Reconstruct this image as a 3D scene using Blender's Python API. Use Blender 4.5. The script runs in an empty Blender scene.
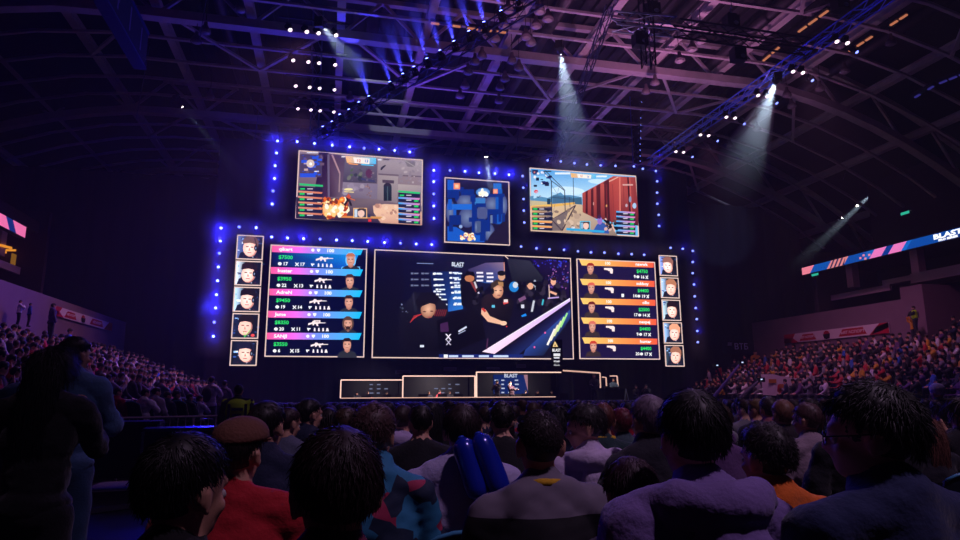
import bpy, math, random
import numpy as np
from mathutils import Vector, Matrix, noise, Euler
PI = math.pi
SC = bpy.context.scene
COL = SC.collection
R = math.radians

# ---------------------------------------------------------------- camera
FPX, TILT, ROLL, YAW, CH = 649.0, R(10.5), R(.22), R(13.2), 1.45
FWD = np.array([math.sin(YAW)*math.cos(TILT), math.cos(YAW)*math.cos(TILT), math.sin(TILT)])
RT0 = np.array([math.cos(YAW), -math.sin(YAW), 0]); UP0 = np.cross(RT0, FWD)
def ray(x, y):
    U = x-480; V = 270-y
    u = U*math.cos(ROLL)+V*math.sin(ROLL); v = -U*math.sin(ROLL)+V*math.cos(ROLL)
    return FWD+RT0*u/FPX+UP0*v/FPX
def onp(x, y, ax, c):
    """where the line of sight through a photo point meets the plane ax = c"""
    d = ray(x, y); i = 'xyz'.index(ax); o = np.array([0, 0, CH]); s = (c-o[i])/d[i]
    return Vector(o+s*d)
def pix(p):
    d = np.array(p, float)-[0, 0, CH]; dep = d@FWD
    if dep < .1: return (-9e9, -9e9)
    u = FPX*(d@RT0)/dep; v = FPX*(d@UP0)/dep
    return 480+u*math.cos(ROLL)-v*math.sin(ROLL), 270-(u*math.sin(ROLL)+v*math.cos(ROLL))
cd = bpy.data.cameras.new('camera'); cam = bpy.data.objects.new('camera', cd); COL.objects.link(cam)
cd.sensor_width = 36; cd.lens = FPX*36/960; cd.clip_start = .05; cd.clip_end = 400
rt = RT0*math.cos(ROLL)-UP0*math.sin(ROLL)
upv = np.cross(rt, FWD)
M = Matrix(((rt[0], upv[0], -FWD[0], 0), (rt[1], upv[1], -FWD[1], 0), (rt[2], upv[2], -FWD[2], CH), (0, 0, 0, 1)))
cam.matrix_world = M
SC.camera = cam

# ---------------------------------------------------------------- colour and materials
def lin(c):
    if isinstance(c, str):
        c = c.lstrip('#'); c = [int(c[i:i+2], 16)/255 for i in (0, 2, 4)]
    return tuple(x/12.92 if x <= .04045 else ((x+.055)/1.055)**2.4 for x in c[:3])
MATS = {}
def mat(name, col, rough=.7, metal=0, bump=0, bscale=20, var=0, spec=.3, sheen=0):
    if name in MATS: return MATS[name]
    m = bpy.data.materials.new(name); m.use_nodes = True; nt = m.node_tree
    b = nt.nodes['Principled BSDF']; c = lin(col)
    b.inputs['Base Color'].default_value = (*c, 1); b.inputs['Roughness'].default_value = rough
    b.inputs['Metallic'].default_value = metal; b.inputs['Specular IOR Level'].default_value = spec
    if sheen: b.inputs['Sheen Weight'].default_value = sheen
    if bump or var:
        tc = nt.nodes.new('ShaderNodeTexCoord'); n = nt.nodes.new('ShaderNodeTexNoise')
        n.inputs['Scale'].default_value = bscale; n.inputs['Detail'].default_value = 4
        nt.links.new(tc.outputs['Object'], n.inputs['Vector'])
        if bump:
            bp = nt.nodes.new('ShaderNodeBump'); bp.inputs['Strength'].default_value = bump; bp.inputs['Distance'].default_value = .02
            nt.links.new(n.outputs['Fac'], bp.inputs['Height']); nt.links.new(bp.outputs['Normal'], b.inputs['Normal'])
        if var:
            mx = nt.nodes.new('ShaderNodeMix'); mx.data_type = 'RGBA'
            mx.inputs[6].default_value = (*[x*(1-var) for x in c], 1); mx.inputs[7].default_value = (*[min(1, x*(1+var)) for x in c], 1)
            nt.links.new(n.outputs['Fac'], mx.inputs[0]); nt.links.new(mx.outputs[2], b.inputs['Base Color'])
    MATS[name] = m; return m
def emat(name, col, strength=1, nosample=False):
    if name in MATS: return MATS[name]
    m = bpy.data.materials.new(name); m.use_nodes = True; nt = m.node_tree; nt.nodes.clear()
    e = nt.nodes.new('ShaderNodeEmission'); o = nt.nodes.new('ShaderNodeOutputMaterial')
    e.inputs[0].default_value = (*lin(col), 1); e.inputs[1].default_value = strength
    nt.links.new(e.outputs[0], o.inputs[0])
    if nosample: m.cycles.emission_sampling = 'NONE'
    MATS[name] = m; return m
def screen_mat(name, strength):
    m = bpy.data.materials.new(name); m.use_nodes = True; nt = m.node_tree; nt.nodes.clear()
    a = nt.nodes.new('ShaderNodeAttribute'); a.attribute_name = 'Col'
    e = nt.nodes.new('ShaderNodeEmission'); o = nt.nodes.new('ShaderNodeOutputMaterial')
    e.inputs[1].default_value = strength
    nt.links.new(a.outputs['Color'], e.inputs[0]); nt.links.new(e.outputs[0], o.inputs[0])
    m.cycles.emission_sampling = 'NONE'
    return m

# ---------------------------------------------------------------- mesh collector
class MB:
    def __init__(s): s.v = []; s.f = []; s.m = []
    def add(s, vs, fs, mi=0):
        o = len(s.v); s.v += [tuple(v) for v in vs]; s.f += [tuple(i+o for i in f) for f in fs]; s.m += [mi]*len(fs); return s
    def box(s, x0, x1, y0, y1, z0, z1, mi=0, M=None):
        vs = [(x, y, z) for z in (z0, z1) for y in (y0, y1) for x in (x0, x1)]
        if M is not None: vs = [M @ Vector(v) for v in vs]
        return s.add(vs, [(0, 2, 3, 1), (4, 5, 7, 6), (0, 1, 5, 4), (2, 6, 7, 3), (0, 4, 6, 2), (1, 3, 7, 5)], mi)
    def bar(s, a, b, w, h=None, mi=0, up=(0, 0, 1)):
        a = Vector(a); b = Vector(b); d = (b-a)
        if d.length < 1e-6: return s
        d.normalize(); u = Vector(up)
        if abs(d.dot(u)) > .98: u = Vector((0, 1, 0))
        r = d.cross(u).normalized(); u = r.cross(d); h = h or w
        vs = [p+r*w/2*i+u*h/2*j for p in (a, b) for i, j in ((-1, -1), (1, -1), (1, 1), (-1, 1))]
        return s.add(vs, [(0, 1, 2, 3), (7, 6, 5, 4), (0, 4, 5, 1), (1, 5, 6, 2), (2, 6, 7, 3), (3, 7, 4, 0)], mi)
    def tube(s, pts, r, n=6, mi=0, caps=True):
        pts = [Vector(p) for p in pts]; k = len(pts); rr = r if isinstance(r, (list, tuple)) else [r]*k
        vs = []; prev = None
        for i, p in enumerate(pts):
            d = (pts[min(i+1, k-1)]-pts[max(i-1, 0)]).normalized()
            u = prev if prev is not None and abs(prev.dot(d)) < .95 else (Vector((0, 0, 1)) if abs(d.z) < .9 else Vector((0, 1, 0)))
            a = d.cross(u).normalized(); b = a.cross(d); prev = b
            vs += [p+(a*math.cos(2*PI*j/n)+b*math.sin(2*PI*j/n))*rr[i] for j in range(n)]
        fs = [(i*n+j, (i+1)*n+j, (i+1)*n+(j+1) % n, i*n+(j+1) % n) for i in range(k-1) for j in range(n)]
        if caps: fs += [tuple(range(n)), tuple((k-1)*n+j for j in reversed(range(n)))]
        return s.add(vs, fs, mi)
    def ell(s, c, r, nu=14, nv=9, mi=0, M=None):
        c = Vector(c); vs = []
        for i in range(1, nv):
            t = PI*i/nv
            for j in range(nu):
                p = 2*PI*j/nu; vs.append(Vector((r[0]*math.sin(t)*math.cos(p), r[1]*math.sin(t)*math.sin(p), r[2]*math.cos(t))))
        vs += [Vector((0, 0, r[2])), Vector((0, 0, -r[2]))]
        if M is not None: vs = [M @ v for v in vs]
        vs = [v+c for v in vs]; a = len(vs)-2; b = a+1
        fs = [(i*nu+j, (i+1)*nu+j, (i+1)*nu+(j+1) % nu, i*nu+(j+1) % nu) for i in range(nv-2) for j in range(nu)]
        fs += [(a, j, (j+1) % nu) for j in range(nu)] + [(b, (nv-2)*nu+(j+1) % nu, (nv-2)*nu+j) for j in range(nu)]
        return s.add(vs, fs, mi)
    def cap(s, p0, r0, p1, r1, mi=0, n=12):
        """rounded tapered limb"""
        p0 = Vector(p0); p1 = Vector(p1); d = (p1-p0); L = d.length; d.normalize(); pts = []; rr = []
        for a in (90, 70, 45, 20): pts.append(p0-d*r0*math.sin(R(a))); rr.append(max(r0*math.cos(R(a)), 1e-4))
        for t in (0, .5, 1): pts.append(p0+d*L*t); rr.append(r0+(r1-r0)*t)
        for a in (20, 45, 70, 90): pts.append(p1+d*r1*math.sin(R(a))); rr.append(max(r1*math.cos(R(a)), 1e-4))
        return s.tube(pts, rr, n, mi)
    def lathe(s, prof, c=(0, 0, 0), n=16, mi=0, M=None):
        c = Vector(c); vs = []
        for r, z in prof:
            for j in range(n):
                v = Vector((r*math.cos(2*PI*j/n), r*math.sin(2*PI*j/n), z))
                vs.append((M @ v if M is not None else v)+c)
        k = len(prof)
        fs = [(i*n+j, i*n+(j+1) % n, (i+1)*n+(j+1) % n, (i+1)*n+j) for i in range(k-1) for j in range(n)]
        fs += [tuple(reversed(range(n))), tuple((k-1)*n+j for j in range(n))]
        return s.add(vs, fs, mi)
    def prism(s, poly, a, b, axis='y', mi=0):
        n = len(poly)
        f = {'y': lambda p, t: (p[0], t, p[1]), 'x': lambda p, t: (t, p[0], p[1]), 'z': lambda p, t: (p[0], p[1], t)}[axis]
        return s.add([f(p, t) for t in (a, b) for p in poly], [tuple(range(n)), tuple(n+i for i in reversed(range(n)))]+[(i, n+i, n+(i+1) % n, (i+1) % n) for i in range(n)], mi)
    def mesh(s, name, mats, smooth=False):
        me = bpy.data.meshes.new(name); me.from_pydata(s.v, [], s.f)
        for m in (mats if isinstance(mats, (list, tuple)) else [mats]): me.materials.append(m)
        me.polygons.foreach_set('material_index', s.m)
        if smooth: me.polygons.foreach_set('use_smooth', [True]*len(me.polygons))
        me.update(); return me
    def build(s, name, mats, parent=None, smooth=False):
        return link(s.mesh(name, mats, smooth), name, parent)
def link(me, name, parent=None, loc=None, rz=None):
    o = bpy.data.objects.new(name, me); COL.objects.link(o)
    if parent is not None: o.parent = parent
    if loc is not None: o.location = loc
    if rz is not None: o.rotation_euler = (0, 0, rz)
    return o
def empty(name, loc=(0, 0, 0), rz=0, parent=None):
    o = bpy.data.objects.new(name, None); COL.objects.link(o); o.location = loc; o.rotation_euler = (0, 0, rz); o.empty_display_size = .1
    if parent is not None: o.parent = parent
    return o
def tag(o, label=None, cat=None, group=None, kind=None):
    if label: o['label'] = label
    if cat: o['category'] = cat
    if group: o['group'] = group
    if kind: o['kind'] = kind
    return o
def copy_tree(root, loc=None, rot=None, label=None, group=None):
    r = root.copy(); COL.objects.link(r)
    if loc is not None: r.location = loc
    if rot is not None: r.rotation_euler = rot
    if label: r['label'] = label
    if group: r['group'] = group
    for ch in KIDS.get(root.name) or list(root.children):
        c = ch.copy(); COL.objects.link(c); c.parent = r
        for g in ch.children:
            q = g.copy(); COL.objects.link(q); q.parent = c
    return r
KIDS = {}
ORD = ['zeroth', 'first', 'second', 'third', 'fourth', 'fifth', 'sixth', 'seventh', 'eighth', 'ninth', 'tenth', 'eleventh', 'twelfth', 'thirteenth', 'fourteenth', 'fifteenth', 'sixteenth', 'seventeenth', 'eighteenth', 'nineteenth', 'twentieth']
def text_mesh(s, size, bold=0.0, align='CENTER', shear=0):
    cu = bpy.data.curves.new('lettering', 'FONT'); cu.body = s; cu.size = size; cu.align_x = align; cu.align_y = 'CENTER'
    cu.resolution_u = 2; cu.offset = bold; cu.shear = shear
    ob = bpy.data.objects.new('lettering', cu); COL.objects.link(ob)
    dg = bpy.context.evaluated_depsgraph_get(); dg.update()
    me = bpy.data.meshes.new_from_object(ob.evaluated_get(dg))
    vs = [v.co.copy() for v in me.vertices]; fs = [tuple(p.vertices) for p in me.polygons]
    bpy.data.objects.remove(ob); bpy.data.curves.remove(cu); bpy.data.meshes.remove(me)
    return vs, fs
def light(kind, name, loc, target, col, power, size=.3, angle=40, blend=.3):
    l = bpy.data.lights.new(name, kind); l.color = lin(col) if isinstance(col, str) else col; l.energy = power
    if kind == 'SPOT': l.spot_size = R(angle); l.spot_blend = blend; l.shadow_soft_size = size
    elif kind == 'POINT': l.shadow_soft_size = size
    elif kind == 'AREA': l.size = size
    o = bpy.data.objects.new(name, l); COL.objects.link(o); o.location = loc
    if target is not None: o.rotation_euler = (Vector(target)-Vector(loc)).to_track_quat('-Z', 'Y').to_euler()
    return o

# ---------------------------------------------------------------- people
def remesh(mb, voxel, smooth=4, ratio=None):
    me = mb.mesh('tmp', mat('skin', '#c99a80'))
    ob = bpy.data.objects.new('tmp', me); COL.objects.link(ob)
    m = ob.modifiers.new('r', 'REMESH'); m.mode = 'VOXEL'; m.voxel_size = voxel
    if smooth:
        s = ob.modifiers.new('s', 'SMOOTH'); s.iterations = smooth; s.factor = .5
    if ratio:
        d = ob.modifiers.new('d', 'DECIMATE'); d.ratio = ratio
    dg = bpy.context.evaluated_depsgraph_get(); dg.update()
    out = bpy.data.meshes.new_from_object(ob.evaluated_get(dg))
    bpy.data.objects.remove(ob); bpy.data.meshes.remove(me)
    out.polygons.foreach_set('use_smooth', [True]*len(out.polygons))
    return out
def disp(me, amp, scale, seed=0, zmul=1.0, bias=0.0):
    me.update(); n = len(me.vertices)
    co = np.empty(n*3); no = np.empty(n*3); me.vertices.foreach_get('co', co); me.vertices.foreach_get('normal', no)
    co = co.reshape(-1, 3); no = no.reshape(-1, 3); off = Vector((seed*3.1, seed*1.7, 0))
    d = np.array([noise.noise(Vector((c[0]*scale, c[1]*scale, c[2]*scale*zmul))+off) for c in co])+bias
    co += no*(d*amp)[:, None]; me.vertices.foreach_set('co', co.ravel()); me.update()

class Pose:
    """joints of a figure 1.75 m tall, facing +Y, feet on z = 0"""
    def __init__(s, sit=True, lean=0, turn=0, nod=0, arms='lap', broad=1.0, seatz=.47, h=1.0, tilt=0):
        s.sit = sit; hz = seatz+.06 if sit else .93
        s.hip = Vector((0, 0, hz)); s.broad = broad; s.h = h
        T = Matrix.Translation(s.hip) @ Matrix.Rotation(R(-lean), 4, 'X') @ Matrix.Translation((0, 0, 0))
        s.T = T; g = lambda x, y, z: T @ Vector((x*broad, y, z*h))
        s.chest = g(0, 0, .38); s.abd = g(0, 0, .17); s.neck0 = g(0, -.015, .52); s.neck1 = g(0, .012, .64)
        s.HM = Matrix.Translation(s.neck1) @ Matrix.Rotation(R(-turn), 4, 'Z') @ Matrix.Rotation(R(tilt), 4, 'Y') @ Matrix.Rotation(R(-nod), 4, 'X')
        s.sh = [g(sx*.175, 0, .5) for sx in (-1, 1)]
        s.el = []; s.wr = []; s.fd = []
        for k, sx in enumerate((-1, 1)):
            a = arms if isinstance(arms, str) else arms[k]
            if a == 'lap': e, w, f = g(sx*.25, .06, .24), g(sx*.13, .27, .12), (-sx*.3, .9, -.25)
            elif a == 'up': e, w, f = g(sx*.28, .16, .66), g(sx*.2, .22, .92), (0, .1, 1)
            elif a == 'face': e, w, f = g(sx*.2, .24, .3), g(sx*.06, .2, .5), (-sx*.2, 0, 1)
            elif a == 'phone': e, w, f = g(sx*.22, .2, .3), g(sx*.08, .36, .46), (-sx*.2, .1, 1)
            elif a == 'desk': e, w, f = g(sx*.24, .14, .26), g(sx*.17, .4, .24), (-sx*.1, 1, 0)
            elif a == 'hip': e, w, f = g(sx*.4, -.1, .28), g(sx*.2, .05, .12), (-sx*.6, .5, -.5)
            elif a == 'out': e, w, f = g(sx*.42, .05, .44), g(sx*.66, .12, .42), (sx*.9, .2, 0)
            else: e, w, f = g(sx*.23, 0, .24), g(sx*.25, .07, 0), (0, .15, -1)
            s.el.append(e); s.wr.append(w); s.fd.append(Vector(f).normalized())
        if sit:
            s.hj = [Vector((sx*.09, .03, hz+.01)) for sx in (-1, 1)]; s.kn = [Vector((sx*.13, .44, hz+.02)) for sx in (-1, 1)]
            s.an = [Vector((sx*.12, .47, .09)) for sx in (-1, 1)]
        else:
            s.hj = [Vector((sx*.09, 0, .9)) for sx in (-1, 1)]; s.kn = [Vector((sx*.11, .02, .5)) for sx in (-1, 1)]
            s.an = [Vector((sx*.12, -.03, .09)) for sx in (-1, 1)]
def body_prims(p, fine=True):
    m = MB(); b = p.broad; Rm = p.T.to_3x3()
    m.ell(p.chest, (.165*b, .115, .2), M=Rm); m.ell(p.abd, (.15*b, .11, .19), M=Rm); m.ell(p.hip+Vector((0, -.01, 0)), (.17*b, .12, .12))
    m.cap(p.sh[0], .05, p.sh[1], .05); m.cap(p.neck0, .072, p.neck1, .056)
    for k in (0, 1):
        m.cap(p.neck0+Vector((0, 0, .045)), .055, p.sh[k], .048)
        m.cap(p.sh[k], .055, p.el[k], .042); m.cap(p.el[k], .041, p.wr[k], .027)
        f = p.fd[k]; w = p.wr[k]; sx = -1 if k == 0 else 1
        side = f.cross(Vector((0, 0, 1)) if abs(f.z) < .8 else Vector((0, 1, 0))).normalized(); dn = side.cross(f).normalized()
        m.cap(w, .026, w+f*.05, .028)
        if fine:
            for q, L in zip((-1.5, -.5, .5, 1.5), (.055, .07, .075, .062)):
                a = w+f*.07+side*q*.019; c = a+f*L*.55-dn*.008; m.cap(w+f*.03+side*q*.013, .012, a, .0105, n=8); m.cap(a, .0105, c, .0095, n=8); m.cap(c, .0095, c+f*L*.35-dn*.02, .0085, n=8)
            a = w+f*.015-side*sx*.03; m.cap(w, .014, a+f*.02-side*sx*.012, .0125, n=8); m.cap(a+f*.02-side*sx*.012, .012, a+f*.055-side*sx*.012, .0095, n=8)
        else: m.cap(w+f*.05, .028, w+f*.12, .018)
        m.cap(p.hj[k], .088*b, p.kn[k], .06); m.cap(p.kn[k], .058, p.an[k], .036); m.cap(p.an[k]+Vector((0, -.03, -.03)), .04, p.an[k]+Vector((0, .14, -.055)), .033)
    H = p.HM; H3 = H.to_3x3(); e = lambda c, r: m.ell(H @ Vector(c), r, M=H3)
    e((0, -.002, .105), (.076, .096, .094)); e((0, .03, .045), (.058, .068, .08)); e((0, .062, .0), (.032, .03, .022))
    if fine:
        e((0, .088, .1), (.052, .016, .014)); e((0, .082, .028), (.026, .018, .008)); e((0, .083, .014), (.022, .016, .008))
        m.cap(H @ Vector((0, .092, .085)), .009, H @ Vector((0, .112, .052)), .013)
        e((-.012, .098, .046), (.009, .01, .008)); e((.012, .098, .046), (.009, .01, .008))
        for sx in (-1, 1):
            e((sx*.04, .066, .05), (.022, .022, .018))
            e((sx*.08, -.008, .068), (.011, .021, .033)); e((sx*.086, -.014, .083), (.008, .019, .018)); e((sx*.081, .002, .042), (.008, .011, .013))
    else: e((0, .1, .06), (.013, .018, .02)); e((-.08, -.005, .068), (.01, .02, .03)); e((.08, -.005, .068), (.01, .02, .03))
    return m
def shirt_prims(p, infl=.016, sleeves='long', hood=False, collar=True):
    m = MB(); b = p.broad; i = infl; Rm = p.T.to_3x3()
    m.ell(p.chest, (.17*b+i, .118+i, .2), M=Rm); m.ell(p.abd, (.152*b+i, .115+i, .2), M=Rm); m.ell(p.hip+Vector((0, -.01, .03)), (.172*b+i, .125+i, .1))
    m.cap(p.sh[0], .053+i, p.sh[1], .053+i)
    for k in (0, 1):
        m.cap(p.neck0+(Vector((0, -.01, .045))), .056+i, p.sh[k], .05+i)
        m.cap(p.sh[k], .057+i, p.el[k] if sleeves != 'short' else p.sh[k].lerp(p.el[k], .65), .044+i*1.1)
        if sleeves == 'long': m.cap(p.el[k], .043+i*1.1, p.el[k].lerp(p.wr[k], .93), .031+i*.8)
    up = (p.neck1-p.neck0).normalized()
    if collar: m.cap(p.neck0-up*.02, .088+i*.5, p.neck0+up*.075, .068+i*.3)
    if hood:
        c = p.neck0; B = lambda x, y, z: c+Rm @ Vector((x, y, z))
        pts = [(-.07, .08, -.02), (-.115, .0, .04), (-.11, -.07, .06), (-.06, -.125, .06), (0, -.14, .055), (.06, -.125, .06), (.11, -.07, .06), (.115, 0, .04), (.07, .08, -.02)]
        for a, d in zip(pts, pts[1:]): m.cap(B(*a), .042, B(*d), .042)
        m.ell(B(0, -.13, -.06), (.1, .06, .1), M=Rm)
    return m
def trouser_prims(p, i=.014):
    m = MB(); b = p.broad
    m.ell(p.hip+Vector((0, -.01, -.01)), (.172*b+i, .125+i, .115))
    for k in (0, 1):
        m.cap(p.hj[k], .09*b+i, p.kn[k], .062+i); m.cap(p.kn[k], .06+i, p.an[k].lerp(p.kn[k], .06), .045+i)
    return m
def shoe_prims(p):
    m = MB()
    for k in (0, 1): m.cap(p.an[k]+Vector((0, -.03, -.04)), .048, p.an[k]+Vector((0, .15, -.05)), .04)
    return m
def hair_bound(d, style):
    # lowest height on the skull that hair covers in direction d (unit vector, head frame)
    f, s, b = (.52, .02, -.62) if style != 'long' else (.55, -.5, -.95)
    if style == 'buzz': f, s, b = (.6, .12, -.45)
    y = d[1]
    return s+(f-s)*max(0, y)**.8 if y > 0 else s+(b-s)*min(1, -y*1.15)**1.2
SKULL_C = Vector((0, -.004, .104)); SKULL_R = (.078, .098, .096)
def hair_cap(p, style, seed, nu=40, nv=28, thick=None):
    t0 = thick if thick is not None else {'short': .012, 'messy': .022, 'curly': .026, 'buzz': .004, 'long': .02}[style]
    m = MB(); m.ell((0, 0, 0), (1, 1, 1), nu, nv); vs = []
    for v in m.v:
        d = Vector(v); zb = hair_bound(d, style); k = max(0, min(1, (d.z-zb)/.16)); k = k*k*(3-2*k)
        n = noise.noise(d*(3.2 if style in ('short', 'long') else 4.6)+Vector((seed, 0, 0)))*.6+noise.noise(d*9+Vector((0, seed, 0)))*.35
        top = .6+.4*max(0, d.z)+.25*max(0, d.y)*(d.z > .2)
        r = -.004*(1-k)+k*t0*(.75+n*.55)*top
        q = Vector((d.x*SKULL_R[0], d.y*SKULL_R[1], d.z*SKULL_R[2])); nrm = Vector((d.x/SKULL_R[0], d.y/SKULL_R[1], d.z/SKULL_R[2])).normalized()
        vs.append(p.HM @ (SKULL_C+q+nrm*r))
    m.v = [tuple(v) for v in vs]; return m
def hair_locks(p, style, seed, n, m, lock_r=.0011):
    rnd = random.Random(seed); t0 = {'short': .010, 'messy': .02, 'curly': .024, 'buzz': .003, 'long': .018}[style]
    L = {'short': .03, 'messy': .034, 'curly': .022, 'buzz': .01, 'long': .12}[style]
    part = rnd.uniform(-.3, .3); k = 0
    while k < n:
        d = Vector((rnd.gauss(0, 1), rnd.gauss(0, 1), rnd.gauss(.35, 1))).normalized()
        if d.z < hair_bound(d, style)+.06: continue
        k += 1
        nrm = Vector((d.x/SKULL_R[0], d.y/SKULL_R[1], d.z/SKULL_R[2])).normalized()
        q = SKULL_C+Vector((d.x*SKULL_R[0], d.y*SKULL_R[1], d.z*SKULL_R[2]))+nrm*t0*.55
        crown = Vector((part*.06, -.05, .2)); flow = (q-crown); flow -= nrm*flow.dot(nrm); flow.normalize()
        flow = (flow+Vector((rnd.gauss(0, .3), rnd.gauss(0, .3), rnd.gauss(0, .3)))*(1.5 if style in ('messy', 'curly') else .7)*.6).normalized()
        l = L*rnd.uniform(.6, 1.3); lift = {'short': .04, 'messy': .11, 'curly': .22, 'buzz': .1, 'long': .02}[style]*rnd.uniform(.2, 1.2)
        pts = []; rad = []; cur = q.copy(); dr = (flow+nrm*lift).normalized(); cr = Vector((rnd.gauss(0, 1), rnd.gauss(0, 1), rnd.gauss(0, 1)))*(.5 if style == 'curly' else .12)
        for i in range(5):
            pts.append(p.HM @ cur); rad.append(lock_r*(1.25, 1.3, 1.1, .8, .15)[i])
            cur = cur+dr*l/4; nn = cur-SKULL_C; nn = Vector((nn.x/SKULL_R[0]**2, nn.y/SKULL_R[1]**2, nn.z/SKULL_R[2]**2)).normalized()
            dr = (dr+cr+Vector((0, 0, -.25))-nn*.2*lift).normalized()
            if ((cur.x)/SKULL_R[0])**2+((cur.y+.004)/SKULL_R[1])**2+((cur.z-.104)/SKULL_R[2])**2 < 1.1: dr = (dr+nn*.7).normalized()
        m.tube(pts, rad, 3, caps=False)
    return m
def long_fall(p, seed, n, m, length=.3, w=.006):
    rnd = random.Random(seed)
    for _ in range(n):
        a = rnd.uniform(R(15), R(165)); x = math.cos(a)*.088; y = -math.sin(a)*.1
        kk = rnd.uniform(.8, 1.05); x *= kk; y *= kk; q = SKULL_C+Vector((x, y, rnd.uniform(-.03, .06))); l = length*rnd.uniform(.75, 1.1); pts = []; rad = []
        for i in range(7):
            t = i/6; pts.append(p.HM @ (q+Vector((x*.25*t+rnd.gauss(0, .004), -.02*t+rnd.gauss(0, .004)-.03*math.sin(t*3), -l*t)))); rad.append(w*(1-.6*t)+.0005)
        m.tube(pts, rad, 3, caps=False)
    return m

SKINS = ['#c4937a', '#b9866c', '#cfa088', '#a8775c']
def skin_mat(i): return mat('skin_tone_%d' % i, SKINS[i % 4], rough=.55, spec=.35)
def hair_mat(c): return mat('hair_'+c.strip('#'), c, rough=.5, spec=.4)
def cloth_mat(c): return mat('cloth_'+c.strip('#'), c, rough=.85, bump=.25, bscale=60, sheen=.15)
def person(loc, rz, label, pose, hair='short', hairc='#1a120e', shirt='#222228', trouser='#1b1d26', skin=0, sleeves='long', hood=False, seed=1, scale=1.0, group=None, voxel=.011, nl=700, collar=True, glasses=False, long_len=.3, extra=None):
    t = empty('person', loc, rz); t.scale = (scale,)*3; tag(t, label, 'person', group)
    link(remesh(body_prims(pose), voxel, 3), 'body', t).data.materials.clear()
    b = t.children[0] if t.children else None
    b = [o for o in COL.objects if o.parent == t][0]; b.data.materials.append(skin_mat(skin))
    sm = remesh(shirt_prims(pose, sleeves=sleeves, hood=hood, collar=collar), .014, 4); disp(sm, .026, 7, seed, .8, .32); disp(sm, .007, 17, seed, 1.6, .3)
    sm.materials.clear(); sm.materials.append(shirt if not isinstance(shirt, str) else cloth_mat(shirt)); so = link(sm, 'hooded_top' if hood else 'shirt', t)
    tm = remesh(trouser_prims(pose), .018, 3); disp(tm, .012, 9, seed, 1, .4); tm.materials.clear(); tm.materials.append(cloth_mat(trouser)); link(tm, 'trousers', t)
    shm = remesh(shoe_prims(pose), .016, 2); shm.materials.clear(); shm.materials.append(mat('shoe', '#24242a', .6)); link(shm, 'shoes', t)
    eyes = MB()
    for sx in (-1, 1): eyes.ell(pose.HM @ Vector((sx*.03, .0815, .072)), (.0125,)*3, 10, 8)
    eyes.build('eyes', mat('eye_white', '#b8b0aa', .2), t, True)
    if hair:
        hm = hair_cap(pose, hair, seed); hm.m = [0]*len(hm.f); hair_locks(pose, hair, seed, int(nl*3), hm)
        if hair == 'long': long_fall(pose, seed, 900, hm, long_len, .0026)
        hm.build('hair', hair_mat(hairc), t, True)
    if glasses:
        g = MB(); H = pose.HM
        for sx in (-1, 1):
            ring = [H @ Vector((sx*.032+.024*math.cos(a*PI/6), .106, .076+.018*math.sin(a*PI/6))) for a in range(13)]; g.tube(ring, .0016, 5)
            g.tube([H @ Vector((sx*.056, .104, .08)), H @ Vector((sx*.084, .05, .085)), H @ Vector((sx*.092, -.015, .092))], .0018, 5)
        g.tube([H @ Vector((-.009, .107, .078)), H @ Vector((.009, .107, .078))], .0018, 5)
        g.build('glasses', mat('glasses_frame', '#15151a', .3), t)
    if extra: extra(t, pose)
    return t

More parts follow.
